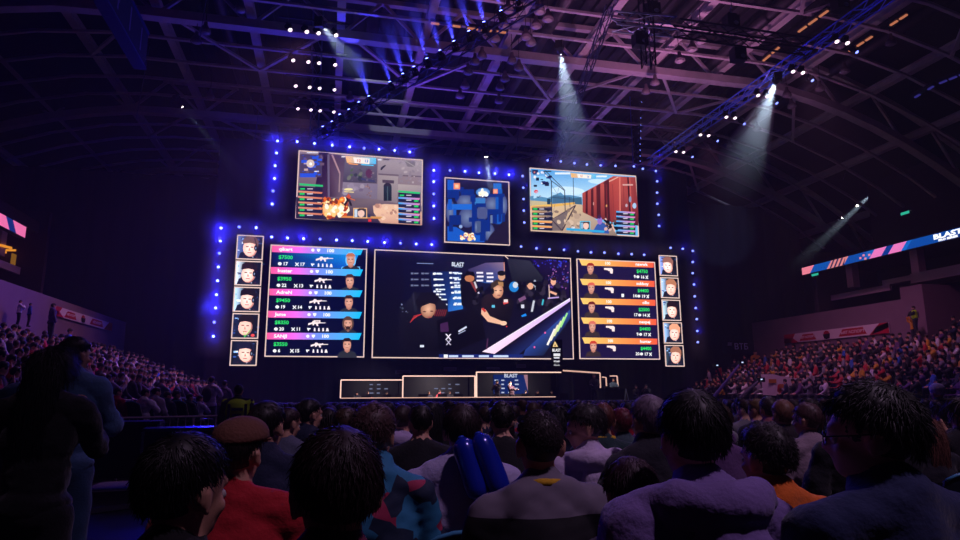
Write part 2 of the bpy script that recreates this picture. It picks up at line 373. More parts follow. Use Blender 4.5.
# ---------------------------------------------------------------- LED wall pictures
WY = 38.0
class Art:
    """flat coloured shapes on the face of a screen; s,ox,oy turn sketch units into photo points"""
    def __init__(s, y=WY-.06): s.v = []; s.f = []; s.c = []; s.y = y; s.k = 0; s.sc = 1; s.ox = 0; s.oy = 0
    def src(s, ox, oy, sc): s.ox, s.oy, s.sc = ox, oy, sc; return s
    def P(s, p): return onp(s.ox+p[0]/s.sc, s.oy+p[1]/s.sc, 'y', s.y-s.k*.0035)
    def poly(s, pts, col, keep=False):
        if not keep: s.k += 1
        o = len(s.v); s.v += [s.P(p) for p in pts]; s.f.append(tuple(range(o, o+len(pts))))
        cs = [col[int(i*len(col)/len(pts))] for i in range(len(pts))] if isinstance(col, list) else [col]*len(pts); s.c += [lin(c) for c in cs]; return s
    def rect(s, x0, y0, x1, y1, col, col2=None, vert=False, keep=False):
        c = [col]*4
        if col2: c = [col, col, col2, col2] if vert else [col, col2, col2, col]
        return s.poly([(x0, y0), (x1, y0), (x1, y1), (x0, y1)], c, keep)
    def ell(s, x, y, rx, ry, col, rot=0, n=14, edge=None, keep=False):
        pts = []
        for i in range(n):
            a = 2*PI*i/n; u = rx*math.cos(a); v = ry*math.sin(a); pts.append((x+u*math.cos(rot)-v*math.sin(rot), y+u*math.sin(rot)+v*math.cos(rot)))
        if edge is None: return s.poly(pts, col, keep)
        if not keep: s.k += 1
        o = len(s.v); s.v += [s.P((x, y))]+[s.P(p) for p in pts]; s.c += [lin(col)]+[lin(edge)]*n
        s.f += [(o, o+1+i, o+1+(i+1) % n) for i in range(n)]; return s
    def blobs(s, x0, y0, x1, y1, n, cols, r0, r1, seed=0, sq=False):
        rnd = random.Random(seed); s.k += 1
        for _ in range(n):
            x = rnd.uniform(x0, x1); y = rnd.uniform(y0, y1); r = rnd.uniform(r0, r1); c = rnd.choice(cols); s.k += .02
            if sq: s.rect(x, y, x+r*rnd.uniform(.6, 2), y+r*rnd.uniform(.4, 1), c, keep=True)
            else: s.ell(x, y, r, r*rnd.uniform(.5, 1), c, rnd.uniform(0, 3), 7, keep=True)
        return s
    def line(s, a, b, w, col):
        dx = b[0]-a[0]; dy = b[1]-a[1]; L = math.hypot(dx, dy) or 1; nx = -dy/L*w/2; ny = dx/L*w/2
        return s.poly([(a[0]+nx, a[1]+ny), (b[0]+nx, b[1]+ny), (b[0]-nx, b[1]-ny), (a[0]-nx, a[1]-ny)], col)
    def text(s, t, x, y, h, col, align='LEFT', bold=.03, squash=1.0):
        s.k += 1; vs, fs = text_mesh(t, 1, bold, align)
        if not vs: return s
        c = s.P((x, y)); up = (s.P((x, y-h))-c); right = Vector((1, 0, 0)); sz = up.length/.72
        slope = (s.P((x+10, y))-c)
        o = len(s.v); s.v += [c+right*v[0]*sz*squash+Vector((0, 0, 1))*v[1]*sz for v in vs]; s.f += [tuple(i+o for i in f) for f in fs]; s.c += [lin(col)]*len(vs); return s
    def build(s, name, parent, strength=1.0):
        loc = Vector(parent.location); me = bpy.data.meshes.new(name); me.from_pydata([tuple(v-loc) for v in s.v], [], s.f)
        at = me.color_attributes.new('Col', 'FLOAT_COLOR', 'POINT'); at.data.foreach_set('color', np.array([(*c, 1) for c in s.c]).ravel())
        me.materials.append(screen_mat(name+'_light', strength)); return link(me, name, parent)
def face(a, x, y, w, hair, skin='#f0b8a0', top='#20222e', style='short', beard=None, halo=None):
    """head-and-shoulders portrait, w = head width, (x,y) = chin"""
    if halo: a.ell(x, y-w*.55, w*.62, w*.95, halo); a.poly([(x-w*1.25, y+w*.95), (x-w*1.02, y+w*.25), (x+w*1.02, y+w*.25), (x+w*1.25, y+w*.95)], halo)
    a.poly([(x-w*1.15, y+w*.95), (x-w*.95, y+w*.35), (x-w*.35, y+w*.1), (x+w*.35, y+w*.1), (x+w*.95, y+w*.35), (x+w*1.15, y+w*.95)], top)
    a.poly([(x-w*.28, y-w*.3), (x+w*.28, y-w*.3), (x+w*.3, y+w*.2), (x, y+w*.4), (x-w*.3, y+w*.2)], '#b87868')
    if style == 'long':
        a.ell(x, y-w*.55, w*.68, w*.85, hair)
    a.ell(x, y-w*.5, w*.47, w*.68, skin, edge='#c88470')
    a.poly([(x-w*.5, y-w*.7), (x-w*.52, y-w*1.05), (x-w*.3, y-w*1.3), (x+w*.2, y-w*1.34), (x+w*.5, y-w*1.1), (x+w*.52, y-w*.7), (x+w*.4, y-w*.93), (x-w*.4, y-w*.93)], hair)
    for sx in (-1, 1): a.rect(x+sx*w*.2-w*.11, y-w*.66, x+sx*w*.2+w*.11, y-w*.57, '#4a2420')
    a.poly([(x-w*.07, y-w*.38), (x, y-w*.55), (x+w*.07, y-w*.38)], '#cf8872')
    a.rect(x-w*.15, y-w*.24, x+w*.15, y-w*.18, '#a04848')
    if beard: a.poly([(x-w*.42, y-w*.42), (x-w*.2, y-w*.2), (x+w*.2, y-w*.2), (x+w*.42, y-w*.42), (x+w*.2, y+w*.14), (x-w*.2, y+w*.14)], beard)
RIFLE = [(0, 5), (7, 3), (9, 0), (13, 0), (14, 2), (22, 2), (22, 1), (24, 1), (24, 2.5), (34, 2.6), (34, 3.8), (24, 4.2), (19, 5.5), (20, 10), (16.5, 10), (15.5, 6), (12, 6), (11, 9), (8.5, 9), (8.5, 6), (0, 9)]
PISTOL = [(0, 0), (16, 0), (19, 3), (19, 5), (18.5, 13), (13.5, 13), (12, 7), (9, 7), (7, 5), (0, 4)]

def screen(label, corners, art_fn, depth=.28, frame_px=1.0, strength=1.0, fcol='#f6d4c8'):
    (tl, tr, bl, br) = corners; P = [onp(*c, 'y', WY) for c in (tl, tr, bl, br)]
    x0 = (P[0].x+P[2].x)/2; x1 = (P[1].x+P[3].x)/2; z1 = (P[0].z+P[1].z)/2; z0 = (P[2].z+P[3].z)/2
    c = Vector(((x0+x1)/2, WY, z0)); t = empty('led_screen', c); tag(t, label, 'screen')
    w = (x1-x0)/2; h = z1-z0; e = .03*frame_px
    MB().box(-w, w, -.03, depth, 0, h).box(-w+.3, w-.3, depth, depth+.12, .2, h-.2).build('panel_housing', mat('screen_housing', '#08080c', .5), t)
    f = MB(); f.box(-w, w, -.075, -.032, 0, 2*e).box(-w, w, -.075, -.032, h-2*e, h).box(-w, -w+2*e, -.075, -.032, 2*e, h-2*e).box(w-2*e, w, -.075, -.032, 2*e, h-2*e)
    f.build('light_border', emat('border_light', fcol, 1.0, True), t)
    a = Art(); a.k = 0; art_fn(a, x0+2*e, x1-2*e, z0+2*e, z1-2*e); a.build('picture', t, strength*1.15); return t
def bg(a, x0, x1, z0, z1, col):
    s = [Vector((x0, a.y, z1)), Vector((x1, a.y, z1)), Vector((x1, a.y, z0)), Vector((x0, a.y, z0))]; o = len(a.v); a.v += s; a.f.append((o, o+1, o+2, o+3)); a.c += [lin(c) for c in (col if isinstance(col, list) else [col]*4)]

# left five live pictures
def cam_art(kind):
    def fn(a, x0, x1, z0, z1):
        bg(a, x0, x1, z0, z1, '#10121e'); c = Vector(((x0+x1)/2, a.y, (z0+z1)/2)); u = (x1-x0)/20
        base = a.P
        a.P = lambda p: Vector((c.x+(p[0])*u, a.y-a.k*.0035, c.z-p[1]*u))
        hair, skin, ex, bgc, headset, tilt, dark = kind
        a.rect(-10, -10, -3, 10, bgc, '#182038'); a.blobs(-10, -9, -4, 8, 7, ['#8fb8f0', '#30509a', '#0c1020', '#e8f0ff'], .8, 2, hash(hair) % 97, True)
        a.blobs(4, -9, 9.6, 6, 6, ['#1c2c50', '#0a0c14', '#304878'], .8, 2.2, hash(hair) % 91, True)
        a.poly([(-9, 10), (-7.5, 5), (-3, 3), (5, 3.5), (9, 6), (10, 10)], '#171a2c')
        a.blobs(-7, 5.5, 8, 9, 5, ['#a02840', '#30406a', '#d0d4e8'], .3, .8, 5, True)
        a.ell(.3+ex, 1.2, 5.6, 7.2, dark, tilt); a.ell(-.4+ex, .9, 5.2, 6.9, skin, tilt, edge='#f0b8a8')
        a.poly([(-6+ex, -3), (-5.6+ex, -7.4), (-2+ex, -9.8), (4+ex, -9.6), (7+ex, -5.5), (6.4+ex, .5), (4.6+ex, -3), (0+ex, -4)], hair)
        a.rect(-3.2+ex, -.9, -.9+ex, -.1, '#5a2a2c'); a.rect(.8+ex, -.6, 3+ex, .2, '#5a2a2c'); a.poly([(-1+ex, 3), (-.3+ex, 0), (.7+ex, 3)], '#c87f70'); a.rect(-1.6+ex, 4.4, 1.5+ex, 5, '#9a4048')
        if headset: a.ell(4.9+ex, .4, 1.5, 2.6, '#0a0a12'); a.line((3.4+ex, -8.5), (5.6+ex, -1), .8, '#0e0e18'); a.ell(4.9+ex, .6, .5, 1, '#8090b0')
        if kind[0] == '#1c1416': a.line((-1, 5), (0, 9.6), .5, '#40d060'); a.line((4.5, 3), (0, 9.6), .5, '#40d060'); a.ell(6.5, 8, 1.6, 1.2, '#e04848')
    return fn
def stats_left(a, x0, x1, z0, z1):
    bg(a, x0, x1, z0, z1, '#060a2c'); a.src(264, 244, 9)
    rows = [('qikert', '7500', '17', '17'), ('buster', '3950', '22', '13'), ('AdreN', '9450', '19', '14'), ('Jame', '8350', '20', '11'), ('SANJI', '3550', '6', '15')]
    hs = ['#c07050', '#4a2c28', '#3a2420', '#5a4038', '#2a1a1a']
    for i, (n, m, k, d) in enumerate(rows):
        f = i*(196); y0 = 12+f*1.0; xs = 72-i*11.5; y = y0-(i*1.2)
        if i >= 3: y = 12+i*196.5
        s = .035
        def Y(x, yy): return yy+(x-xs)*s*(1-.22*i)
        yb = y
        if i == 0:
            a.poly([(xs, Y(xs, yb+58)), (850, Y(850, yb+58)), (800, Y(800, yb+185)), (xs, Y(xs, yb+185))], ['#081450', '#1090f0', '#0c60d0', '#060c38'])
        xe = 895-i*4
        g = ['#ff5c9c', '#ff6cf0', '#7a90ff', '#10c0f8']
        st = [xs, xs+230, xs+430, xe]
        a.k += 1
        for q in range(3):
            a0, a1 = st[q], st[q+1]; e1 = a1-(25 if q == 2 else 0)
            a.poly([(a0, Y(a0, yb)), (a1, Y(a1, yb)), (e1, Y(e1, yb+60)), (a0, Y(a0, yb+60))], [g[q], g[q+1], g[q+1], g[q]], keep=True)
        a.text(n, xs+62, Y(xs+62, yb+31), 30, '#ffffff', bold=.035, squash=1.15)
        a.ell(xs+368, Y(xs+368, yb+30), 15, 14, '#ffffff'); a.poly([(xs+403, Y(xs+400, yb+16)), (xs+435, Y(xs+435, yb+16)), (xs+432, Y(xs+430, yb+34)), (xs+419, Y(xs+419, yb+46)), (xs+405, Y(xs+405, yb+34))], '#ffffff')
        a.text('100', xs+490, Y(xs+490, yb+31), 29, '#ffffff', bold=.04, squash=1.1)
        a.text('$'+m, xs+58, Y(xs+58, yb+104), 33, '#30f070', bold=.02, squash=1.05)
        rx = xs+395-(35 if i in (2, 3) else 0); a.poly([(rx+p[0]*4.6, Y(rx, yb+86+p[1]*4.4)+p[0]*.12) for p in RIFLE], '#ffe8e8')
        if i == 3: a.rect(rx+50, Y(rx+50, yb+80), rx+110, Y(rx+50, yb+92), '#ffe8e8')
        a.ell(xs+70, Y(xs+70, yb+163), 17, 15, '#ffffff'); a.text(k, xs+98, Y(xs+98, yb+163), 30, '#ffffff', bold=.03)
        a.line((xs+210, Y(xs+210, yb+148)), (xs+240, Y(xs+240, yb+178)), 8, '#ffffff'); a.line((xs+240, Y(xs+240, yb+148)), (xs+210, Y(xs+210, yb+178)), 8, '#ffffff'); a.text(d, xs+250, Y(xs+250, yb+163), 30, '#ffffff', bold=.03)
        a.poly([(xs+350, Y(xs+350, yb+150)), (xs+382, Y(xs+382, yb+152)), (xs+382, Y(xs+382, yb+160)), (xs+368, Y(xs+368, yb+163)), (xs+366, Y(xs+366, yb+178)), (xs+357, Y(xs+357, yb+172))], '#ffffff')
        for j in range(4):
            gx = xs+418+j*38; a.poly([(gx-5, Y(gx, yb+148)), (gx+6, Y(gx, yb+148)), (gx+9 if j < 3 else gx+15, Y(gx, yb+178)), (gx-8 if j < 3 else gx-14, Y(gx, yb+178))], '#fff0f0')
        fx = 780-i*8; face(a, fx, Y(fx, yb+148), 78, hs[i], top='#2a2c36', style='long' if i == 3 else 'short', beard='#3a2620' if i == 3 else None, halo='#70c8ff' if i == 0 else None)
    a.k += 0
def stats_right(a, x0, x1, z0, z1):
    bg(a, x0, x1, z0, z1, '#1c1440'); a.src(574, 255, 9.82)
    rows = [('nawwk', '4750', '9', '16'), ('subboy', '4400', '14', '19'), ('oBo', '2500', '17', '14'), ('nexpej', '4400', '9', '17'), ('hunter', '4400', '20', '17')]
    xs0 = [50, 58, 62, 68, 78]
    ys = [42, 234, 422, 622, 817]; hs = ['#a02820', '#e06050', '#702020', '#e07060', '#d04030']
    for i, (n, m, k, d) in enumerate(rows):
        xs = xs0[i]; yb = ys[i]-(8 if i > 2 else 0); s = .033-.004*i; xe = 782+i*9
        Y = lambda x, yy: yy+(x-xs)*s
        a.k += 1; mid = xs+400
        a.poly([(xs, Y(xs, yb)), (mid, Y(mid, yb)), (mid, Y(mid, yb+58)), (xs+26, Y(xs, yb+60))], ['#ffd070', '#ff9c50', '#ff9c50', '#ffd070'], keep=True)
        a.poly([(mid, Y(mid, yb)), (xe, Y(xe, yb)), (xe, Y(xe, yb+58)), (mid, Y(mid, yb+58))], ['#ff9c50', '#ff5c40', '#ff5c40', '#ff9c50'], keep=True)
        a.text('100', xs+250, Y(xs+250, yb+31), 29, '#fff8e8', bold=.04)
        a.text(n, xe-60, Y(xe-60, yb+31), 29, '#ffffff', align='RIGHT', bold=.035, squash=1.1)
        a.poly([(xs+245+p[0]*4.6, Y(xs+290, yb+76+p[1]*4.2)) for p in PISTOL], '#ffe8e4')
        a.text('$'+m, xe-58, Y(xe-58, yb+100), 33, '#30f070', align='RIGHT', bold=.02)
        a.text(d, xe-90, Y(xe-90, yb+155), 30, '#ffffff', align='RIGHT', bold=.03); a.line((xe-78, Y(xe-78, yb+140)), (xe-55, Y(xe, yb+168)), 8, '#ffffff'); a.line((xe-55, Y(xe-55, yb+138)), (xe-78, Y(xe, yb+168)), 8, '#ffffff')
        a.ell(xe-155, Y(xe-155, yb+153), 15, 14, '#ffffff'); a.text(k, xe-175, Y(xe-175, yb+153), 30, '#ffffff', align='RIGHT', bold=.03)
        if i == 1: a.rect(xe-325, Y(xe-325, yb+135), xe-300, Y(xe-325, yb+167), '#ffffff')
        face(a, xs+112, Y(xs+112, yb+122), 68, hs[i], top='#3a2c30')
    a.k += 0
def hud(a, x, y, w, n, h, c0, c1, flip=False, skew=.06):
    """small stacked player bars of the game picture"""
    for i in range(n):
        yy = y+i*h; Y = lambda q: yy+(q-x)*skew
        a.poly([(x, Y(x)), (x+w, Y(x+w)), (x+w, Y(x+w)+h*.9), (x, Y(x)+h*.9)], '#20203c')
        a.poly([(x, Y(x)), (x+w, Y(x+w)), (x+w-6, Y(x+w)+h*.32), (x, Y(x)+h*.32)], [c0, c1, c1, c0])
        gx = x+w*.72 if flip else x+w*.06
        a.rect(gx, Y(gx)+h*.42, gx+w*.2, Y(gx)+h*.75, '#20d060'); a.rect(x+w*.36, Y(x)+h*.5, x+w*.6, Y(x)+h*.7, '#d0c8d0')
def game_left(a, x0, x1, z0, z1):
    bg(a, x0, x1, z0, z1, '#8a7480'); a.src(295, 145, 6.354)
    a.poly([(22, 38), (812, 98), (806, 380), (10, 380)], ['#8c7684', '#a08a90', '#7c6a74', '#5a4258'])
    a.poly([(315, 75), (525, 90), (520, 245), (300, 235)], ['#6c6076', '#6c6076', '#4c4256', '#4a4056'])
    a.poly([(525, 90), (812, 105), (805, 195), (530, 180)], ['#a4949c', '#a89aa2', '#94848e', '#8e7e8a'])
    a.poly([(530, 180), (805, 197), (805, 205), (530, 190)], '#6a5a68')
    a.poly([(528, 190), (655, 200), (650, 370), (520, 345)], ['#9c8c90', '#a49498', '#8a7a80', '#84747c'])
    a.poly([(655, 248), (805, 258), (805, 300), (652, 300)], ['#b0a0a0', '#a89898', '#9a8a90', '#a09092'])
    a.poly([(295, 235), (525, 248), (522, 345), (290, 330)], ['#8c7c90', '#80728a', '#786a7c', '#6a5a70'])
    a.poly([(200, 50), (320, 70), (295, 330), (215, 330)], ['#4a2c48', '#54405a', '#6a5468', '#3a2038'])
    a.poly([(150, 45), (215, 50), (225, 360), (110, 370), (140, 200)], ['#2a1838', '#4a2c48', '#3c2444', '#2c1434'])
    a.line((212, 60), (215, 360), 13, '#6a5c78'); a.line((235, 60), (285, 180), 10, '#b08890'); a.line((285, 180), (280, 300), 8, '#a08488')
    a.ell(470, 180, 22, 30, '#5a3050'); a.blobs(340, 150, 420, 225, 12, ['#4a4a50', '#383848', '#707068', '#506048'], 6, 20, 3); a.line((420, 215), (515, 232), 12, '#3c3c64')
    a.poly([(555, 220), (630, 225), (628, 245), (556, 240)], '#504050'); a.ell(588, 262, 26, 22, '#302838'); a.rect(563, 262, 614, 355, '#28303c', '#1c2028', True); a.line((588, 262), (588, 352), 5, '#506068')
    a.line((545, 158), (575, 128), 8, '#282434'); a.ell(560, 140, 20, 6, '#302a3c', -.6); a.poly([(695, 98), (765, 104), (762, 140), (715, 138)], '#7c7078'); a.line((700, 100), (762, 138), 5, '#a8a0a0'); a.poly([(560, 85), (600, 88), (600, 98), (562, 96)], '#584c5c')
    a.poly([(8, 330), (520, 345), (652, 372), (805, 385), (806, 512), (5, 465)], ['#301c3c', '#7c6870', '#74606c', '#6a5868', '#3c2c40', '#201030'])
    a.poly([(495, 385), (570, 375), (655, 378), (700, 400), (805, 425), (806, 510), (545, 495), (500, 430)], ['#e0b098', '#e8bca0', '#d8a890', '#e8b898', '#d8a488', '#c89080', '#d8a088', '#f0c0a0'])
    a.blobs(500, 380, 660, 480, 16, ['#f0c8ac', '#b88474', '#e0a890'], 6, 18, 8); a.blobs(360, 130, 520, 230, 20, ['#625870', '#584c62', '#80707c'], 3, 9, 31); a.blobs(665, 110, 800, 240, 24, ['#948490', '#b0a0a6', '#8a7c88'], 4, 14, 12)
    a.blobs(450, 250, 490, 335, 18, ['#7c5c60', '#a07c78'], 3, 7, 4); a.blobs(300, 250, 430, 320, 14, ['#94849a', '#705f78', '#a090a0'], 8, 22, 22)
    a.blobs(160, 345, 330, 455, 60, ['#ffb050', '#ff8020', '#ffe0a0', '#fff4d0', '#d85010', '#b03c10'], 9, 30, 11); a.ell(230, 410, 70, 42, '#fff0c0', edge='#ff9838'); a.blobs(170, 340, 340, 400, 30, ['#ffc060', '#e86818', '#803018', '#ffe8b0'], 5, 16, 14); a.blobs(190, 390, 300, 450, 24, ['#fff8e0', '#ffd080'], 8, 20, 17)
    a.poly([(300, 450), (560, 455), (540, 470), (290, 462)], ['#e08840', '#e0a860', '#c07840', '#e08840'])
    a.ell(340, 282, 28, 8, '#f0e0a0'); a.poly([(312, 292), (376, 297), (372, 304), (312, 299)], '#e0c890')
    a.poly([(322, 335), (340, 310), (358, 335), (350, 350), (365, 385), (352, 388), (340, 358), (318, 388), (308, 380), (328, 350)], '#201418'); a.poly([(326, 330), (340, 308), (356, 330), (345, 345)], '#d05030'); a.line((350, 340), (382, 352), 6, '#d86838')
    a.poly([(320, 68), (515, 82), (515, 122), (330, 112)], ['#ffc080', '#60d0f8', '#40b8f0', '#ffb870']); a.poly([(370, 78), (475, 86), (472, 122), (378, 114)], '#fff0e8'); a.text('12', 392, 100, 18, '#d86040'); a.text('13', 440, 102, 18, '#3080d0'); a.line((340, 118), (400, 124), 6, '#ffa050'); a.line((420, 124), (500, 130), 7, '#50c0f0')
    a.rect(295, 70, 320, 78, '#f0e8f0'); a.rect(525, 88, 550, 98, '#e0e0f0'); a.rect(75, 45, 145, 52, '#e0e0f0')
    a.poly([(32, 55), (175, 65), (170, 205), (28, 200)], '#4a3c5c'); a.blobs(36, 60, 165, 190, 30, ['#2848c8', '#2040b0', '#5070e0', '#c0a0a8', '#f0e8f0', '#6a5068'], 8, 18, 21, True); a.blobs(36, 60, 150, 190, 12, ['#2850d8', '#3058e0'], 14, 26, 9, True); a.ell(98, 118, 26, 26, '#d8c0b8'); a.ell(100, 120, 9, 9, '#ffffff'); a.rect(32, 180, 130, 205, '#2850d8')
    a.poly([(28, 243), (178, 254), (178, 266), (28, 256)], '#30c070'); hud(a, 24, 262, 150, 1, 28, '#20203c', '#20203c'); hud(a, 20, 290, 156, 5, 34, '#e09070', '#d87858')
    a.poly([(657, 288), (795, 300), (795, 312), (657, 300)], '#30c070'); hud(a, 657, 303, 138, 1, 28, '#20203c', '#20203c'); hud(a, 657, 330, 138, 5, 34, '#20a8f0', '#e080c0', True)
    a.rect(370, 400, 458, 465, '#f0b878'); a.rect(376, 406, 452, 460, '#303850'); a.ell(420, 434, 22, 26, '#f0c4b4'); a.poly([(400, 420), (405, 402), (440, 402), (446, 425), (425, 412)], '#403030'); a.rect(378, 408, 396, 458, '#c8d8e8')
    a.rect(460, 440, 480, 460, '#203058'); a.rect(465, 472, 485, 488, '#e03030')
def game_right(a, x0, x1, z0, z1):
    bg(a, x0, x1, z0, z1, '#70c0f0'); a.src(525, 163, 7.017)
    a.poly([(30, 33), (775, 93), (780, 240), (35, 260)], ['#3c98e0', '#70c0f0', '#b8e4ff', '#c0e4f8'])
    a.ell(300, 195, 120, 30, '#d0ecff', .05); a.ell(120, 110, 60, 16, '#90d0f8', .1); a.ell(520, 130, 80, 18, '#c8e8ff', .05)
    a.poly([(35, 235), (60, 228), (60, 250), (110, 235), (160, 245), (250, 205), (270, 225), (320, 225), (400, 240), (400, 290), (40, 290)], '#5890b8'); a.poly([(195, 225), (300, 235), (330, 240), (330, 275), (195, 285)], '#406c90'); a.poly([(320, 250), (395, 240), (400, 292), (320, 290)], '#3c6480')
    a.poly([(36, 262), (190, 275), (190, 300), (40, 320)], '#c8b890'); a.poly([(38, 300), (350, 275), (350, 290), (200, 340), (40, 345)], ['#f0c060', '#e8b050', '#c89040', '#f0c878', '#e8b870'])
    a.poly([(40, 330), (350, 288), (400, 292), (500, 400), (600, 430), (650, 510), (40, 475)], ['#e0c4a0', '#d8b890', '#c8b09c', '#b8a090', '#a88878', '#90786c', '#d0b090'])
    a.poly([(350, 300), (300, 350), (260, 475), (175, 475), (195, 400)], '#786868'); a.line((355, 295), (260, 475), 9, '#382838'); a.line((350, 300), (185, 400), 7, '#504050'); a.line((260, 475), (190, 400), 7, '#403040'); a.blobs(200, 310, 420, 470, 20, ['#b89c88', '#8c7468', '#d8bca4'], 8, 24, 6)
    for x, y0, y1 in ((185, 125, 395), (278, 190, 335), (338, 100, 290), (312, 240, 310)): a.line((x, y0), (x+4, y1), 6 if x < 300 else 4, '#20263c')
    a.line((130, 60), (185, 125), 5, '#304058'); a.line((140, 52), (278, 188), 5, '#304058'); a.line((185, 125), (280, 195), 5, '#304058'); a.line((190, 240), (320, 255), 5, '#304860'); a.line((185, 150), (275, 300), 2, '#506880'); a.line((240, 160), (190, 380), 2, '#506880'); a.rect(155, 250, 180, 290, '#204058')
    a.poly([(402, 212), (620, 92), (775, 100), (795, 345), (795, 440), (640, 420), (560, 400), (500, 392), (405, 345)], ['#b04840', '#c85850', '#9c3c3c', '#802c30', '#501c24', '#5c2028', '#702828', '#803030', '#983c38'])
    for i, (xa, ya, xb, yb, xc, yc, xd, yd) in enumerate([(425, 200, 440, 192, 440, 360, 425, 352), (462, 185, 480, 172, 482, 378, 464, 368), (500, 160, 528, 146, 532, 398, 504, 388), (555, 130, 590, 110, 596, 420, 560, 404)]): a.poly([(xa, ya), (xb, yb), (xc, yc), (xd, yd)], ['#602024', '#581c24', '#401820', '#48181e'])
    a.poly([(595, 108), (660, 95), (665, 420), (600, 415)], ['#b84840', '#c05048', '#a03c3c', '#802c30']); a.line((665, 95), (668, 400), 9, '#e07868'); a.line((722, 98), (735, 345), 10, '#401820'); a.line((735, 98), (750, 345), 5, '#d06058'); a.line((590, 130), (655, 98), 8, '#e8a898'); a.line((545, 145), (575, 128), 5, '#502028')
    for x in (570, 615, 690, 765): a.line((x, 150), (x+8, 400), 4, '#8c3434')
    a.rect(685, 148, 758, 158, '#d8a8a0'); a.ell(738, 255, 9, 22, '#8a90b0'); a.ell(712, 298, 8, 12, '#c0a8b8'); a.ell(768, 300, 14, 20, '#a8c8e8'); a.ell(572, 300, 5, 9, '#e0a060'); a.rect(478, 275, 484, 295, '#e0b0a0')
    a.poly([(320, 70), (495, 84), (495, 112), (325, 102)], ['#ffc060', '#60d0f8', '#40b8f0', '#ffb860']); a.poly([(365, 76), (465, 84), (462, 110), (372, 104)], '#fff4e8'); a.text('12', 385, 91, 14, '#d86040'); a.text('13', 432, 96, 14, '#3080d0'); a.rect(210, 66, 318, 80, '#e8f4ff'); a.rect(500, 88, 575, 100, '#e8f4ff'); a.rect(130, 55, 185, 62, '#182038')
    a.blobs(32, 48, 175, 160, 14, ['#101840', '#18245c', '#202c70', '#0c1030'], 14, 26, 5, True); a.blobs(60, 60, 160, 150, 8, ['#f0e8f0', '#d0d8f0', '#f04030', '#ff9060'], 5, 12, 7); a.ell(78, 200, 14, 12, '#e83030'); a.blobs(66, 170, 108, 240, 6, ['#182050', '#304080', '#c8d0f0'], 6, 14, 2, True)
    hud(a, 50, 302, 140, 3, 34, '#e0a860', '#304068', skew=.03); hud(a, 52, 404, 140, 2, 34, '#ffa848', '#f0a060', skew=.05); a.blobs(115, 300, 190, 395, 9, ['#181c30', '#282c44'], 8, 16, 4, True)
    hud(a, 640, 336, 135, 5, 33, '#30b0f0', '#f080c0', True)
    a.poly([(505, 430), (540, 415), (585, 440), (590, 495), (470, 490)], '#3858a8'); a.ell(525, 405, 18, 28, '#9870c8'); a.ell(522, 378, 12, 14, '#402050')
    a.blobs(560, 395, 650, 480, 26, ['#181418', '#282028', '#d8b0a8', '#604840'], 5, 15, 13); a.line((555, 400), (650, 470), 14, '#100c14'); a.line((610, 430), (630, 480), 10, '#e8b8a8')
    a.poly([(290, 455), (560, 475), (555, 490), (290, 472)], '#30a8e0'); a.rect(385, 408, 458, 470, '#50c8f0'); a.rect(390, 413, 453, 466, '#283048'); a.ell(428, 440, 20, 26, '#f8c8b8'); a.poly([(405, 425), (412, 412), (448, 412), (450, 430), (430, 420)], '#503838'); a.rect(392, 418, 408, 462, '#90b8d8'); a.text('100', 320, 452, 14, '#ffffff')
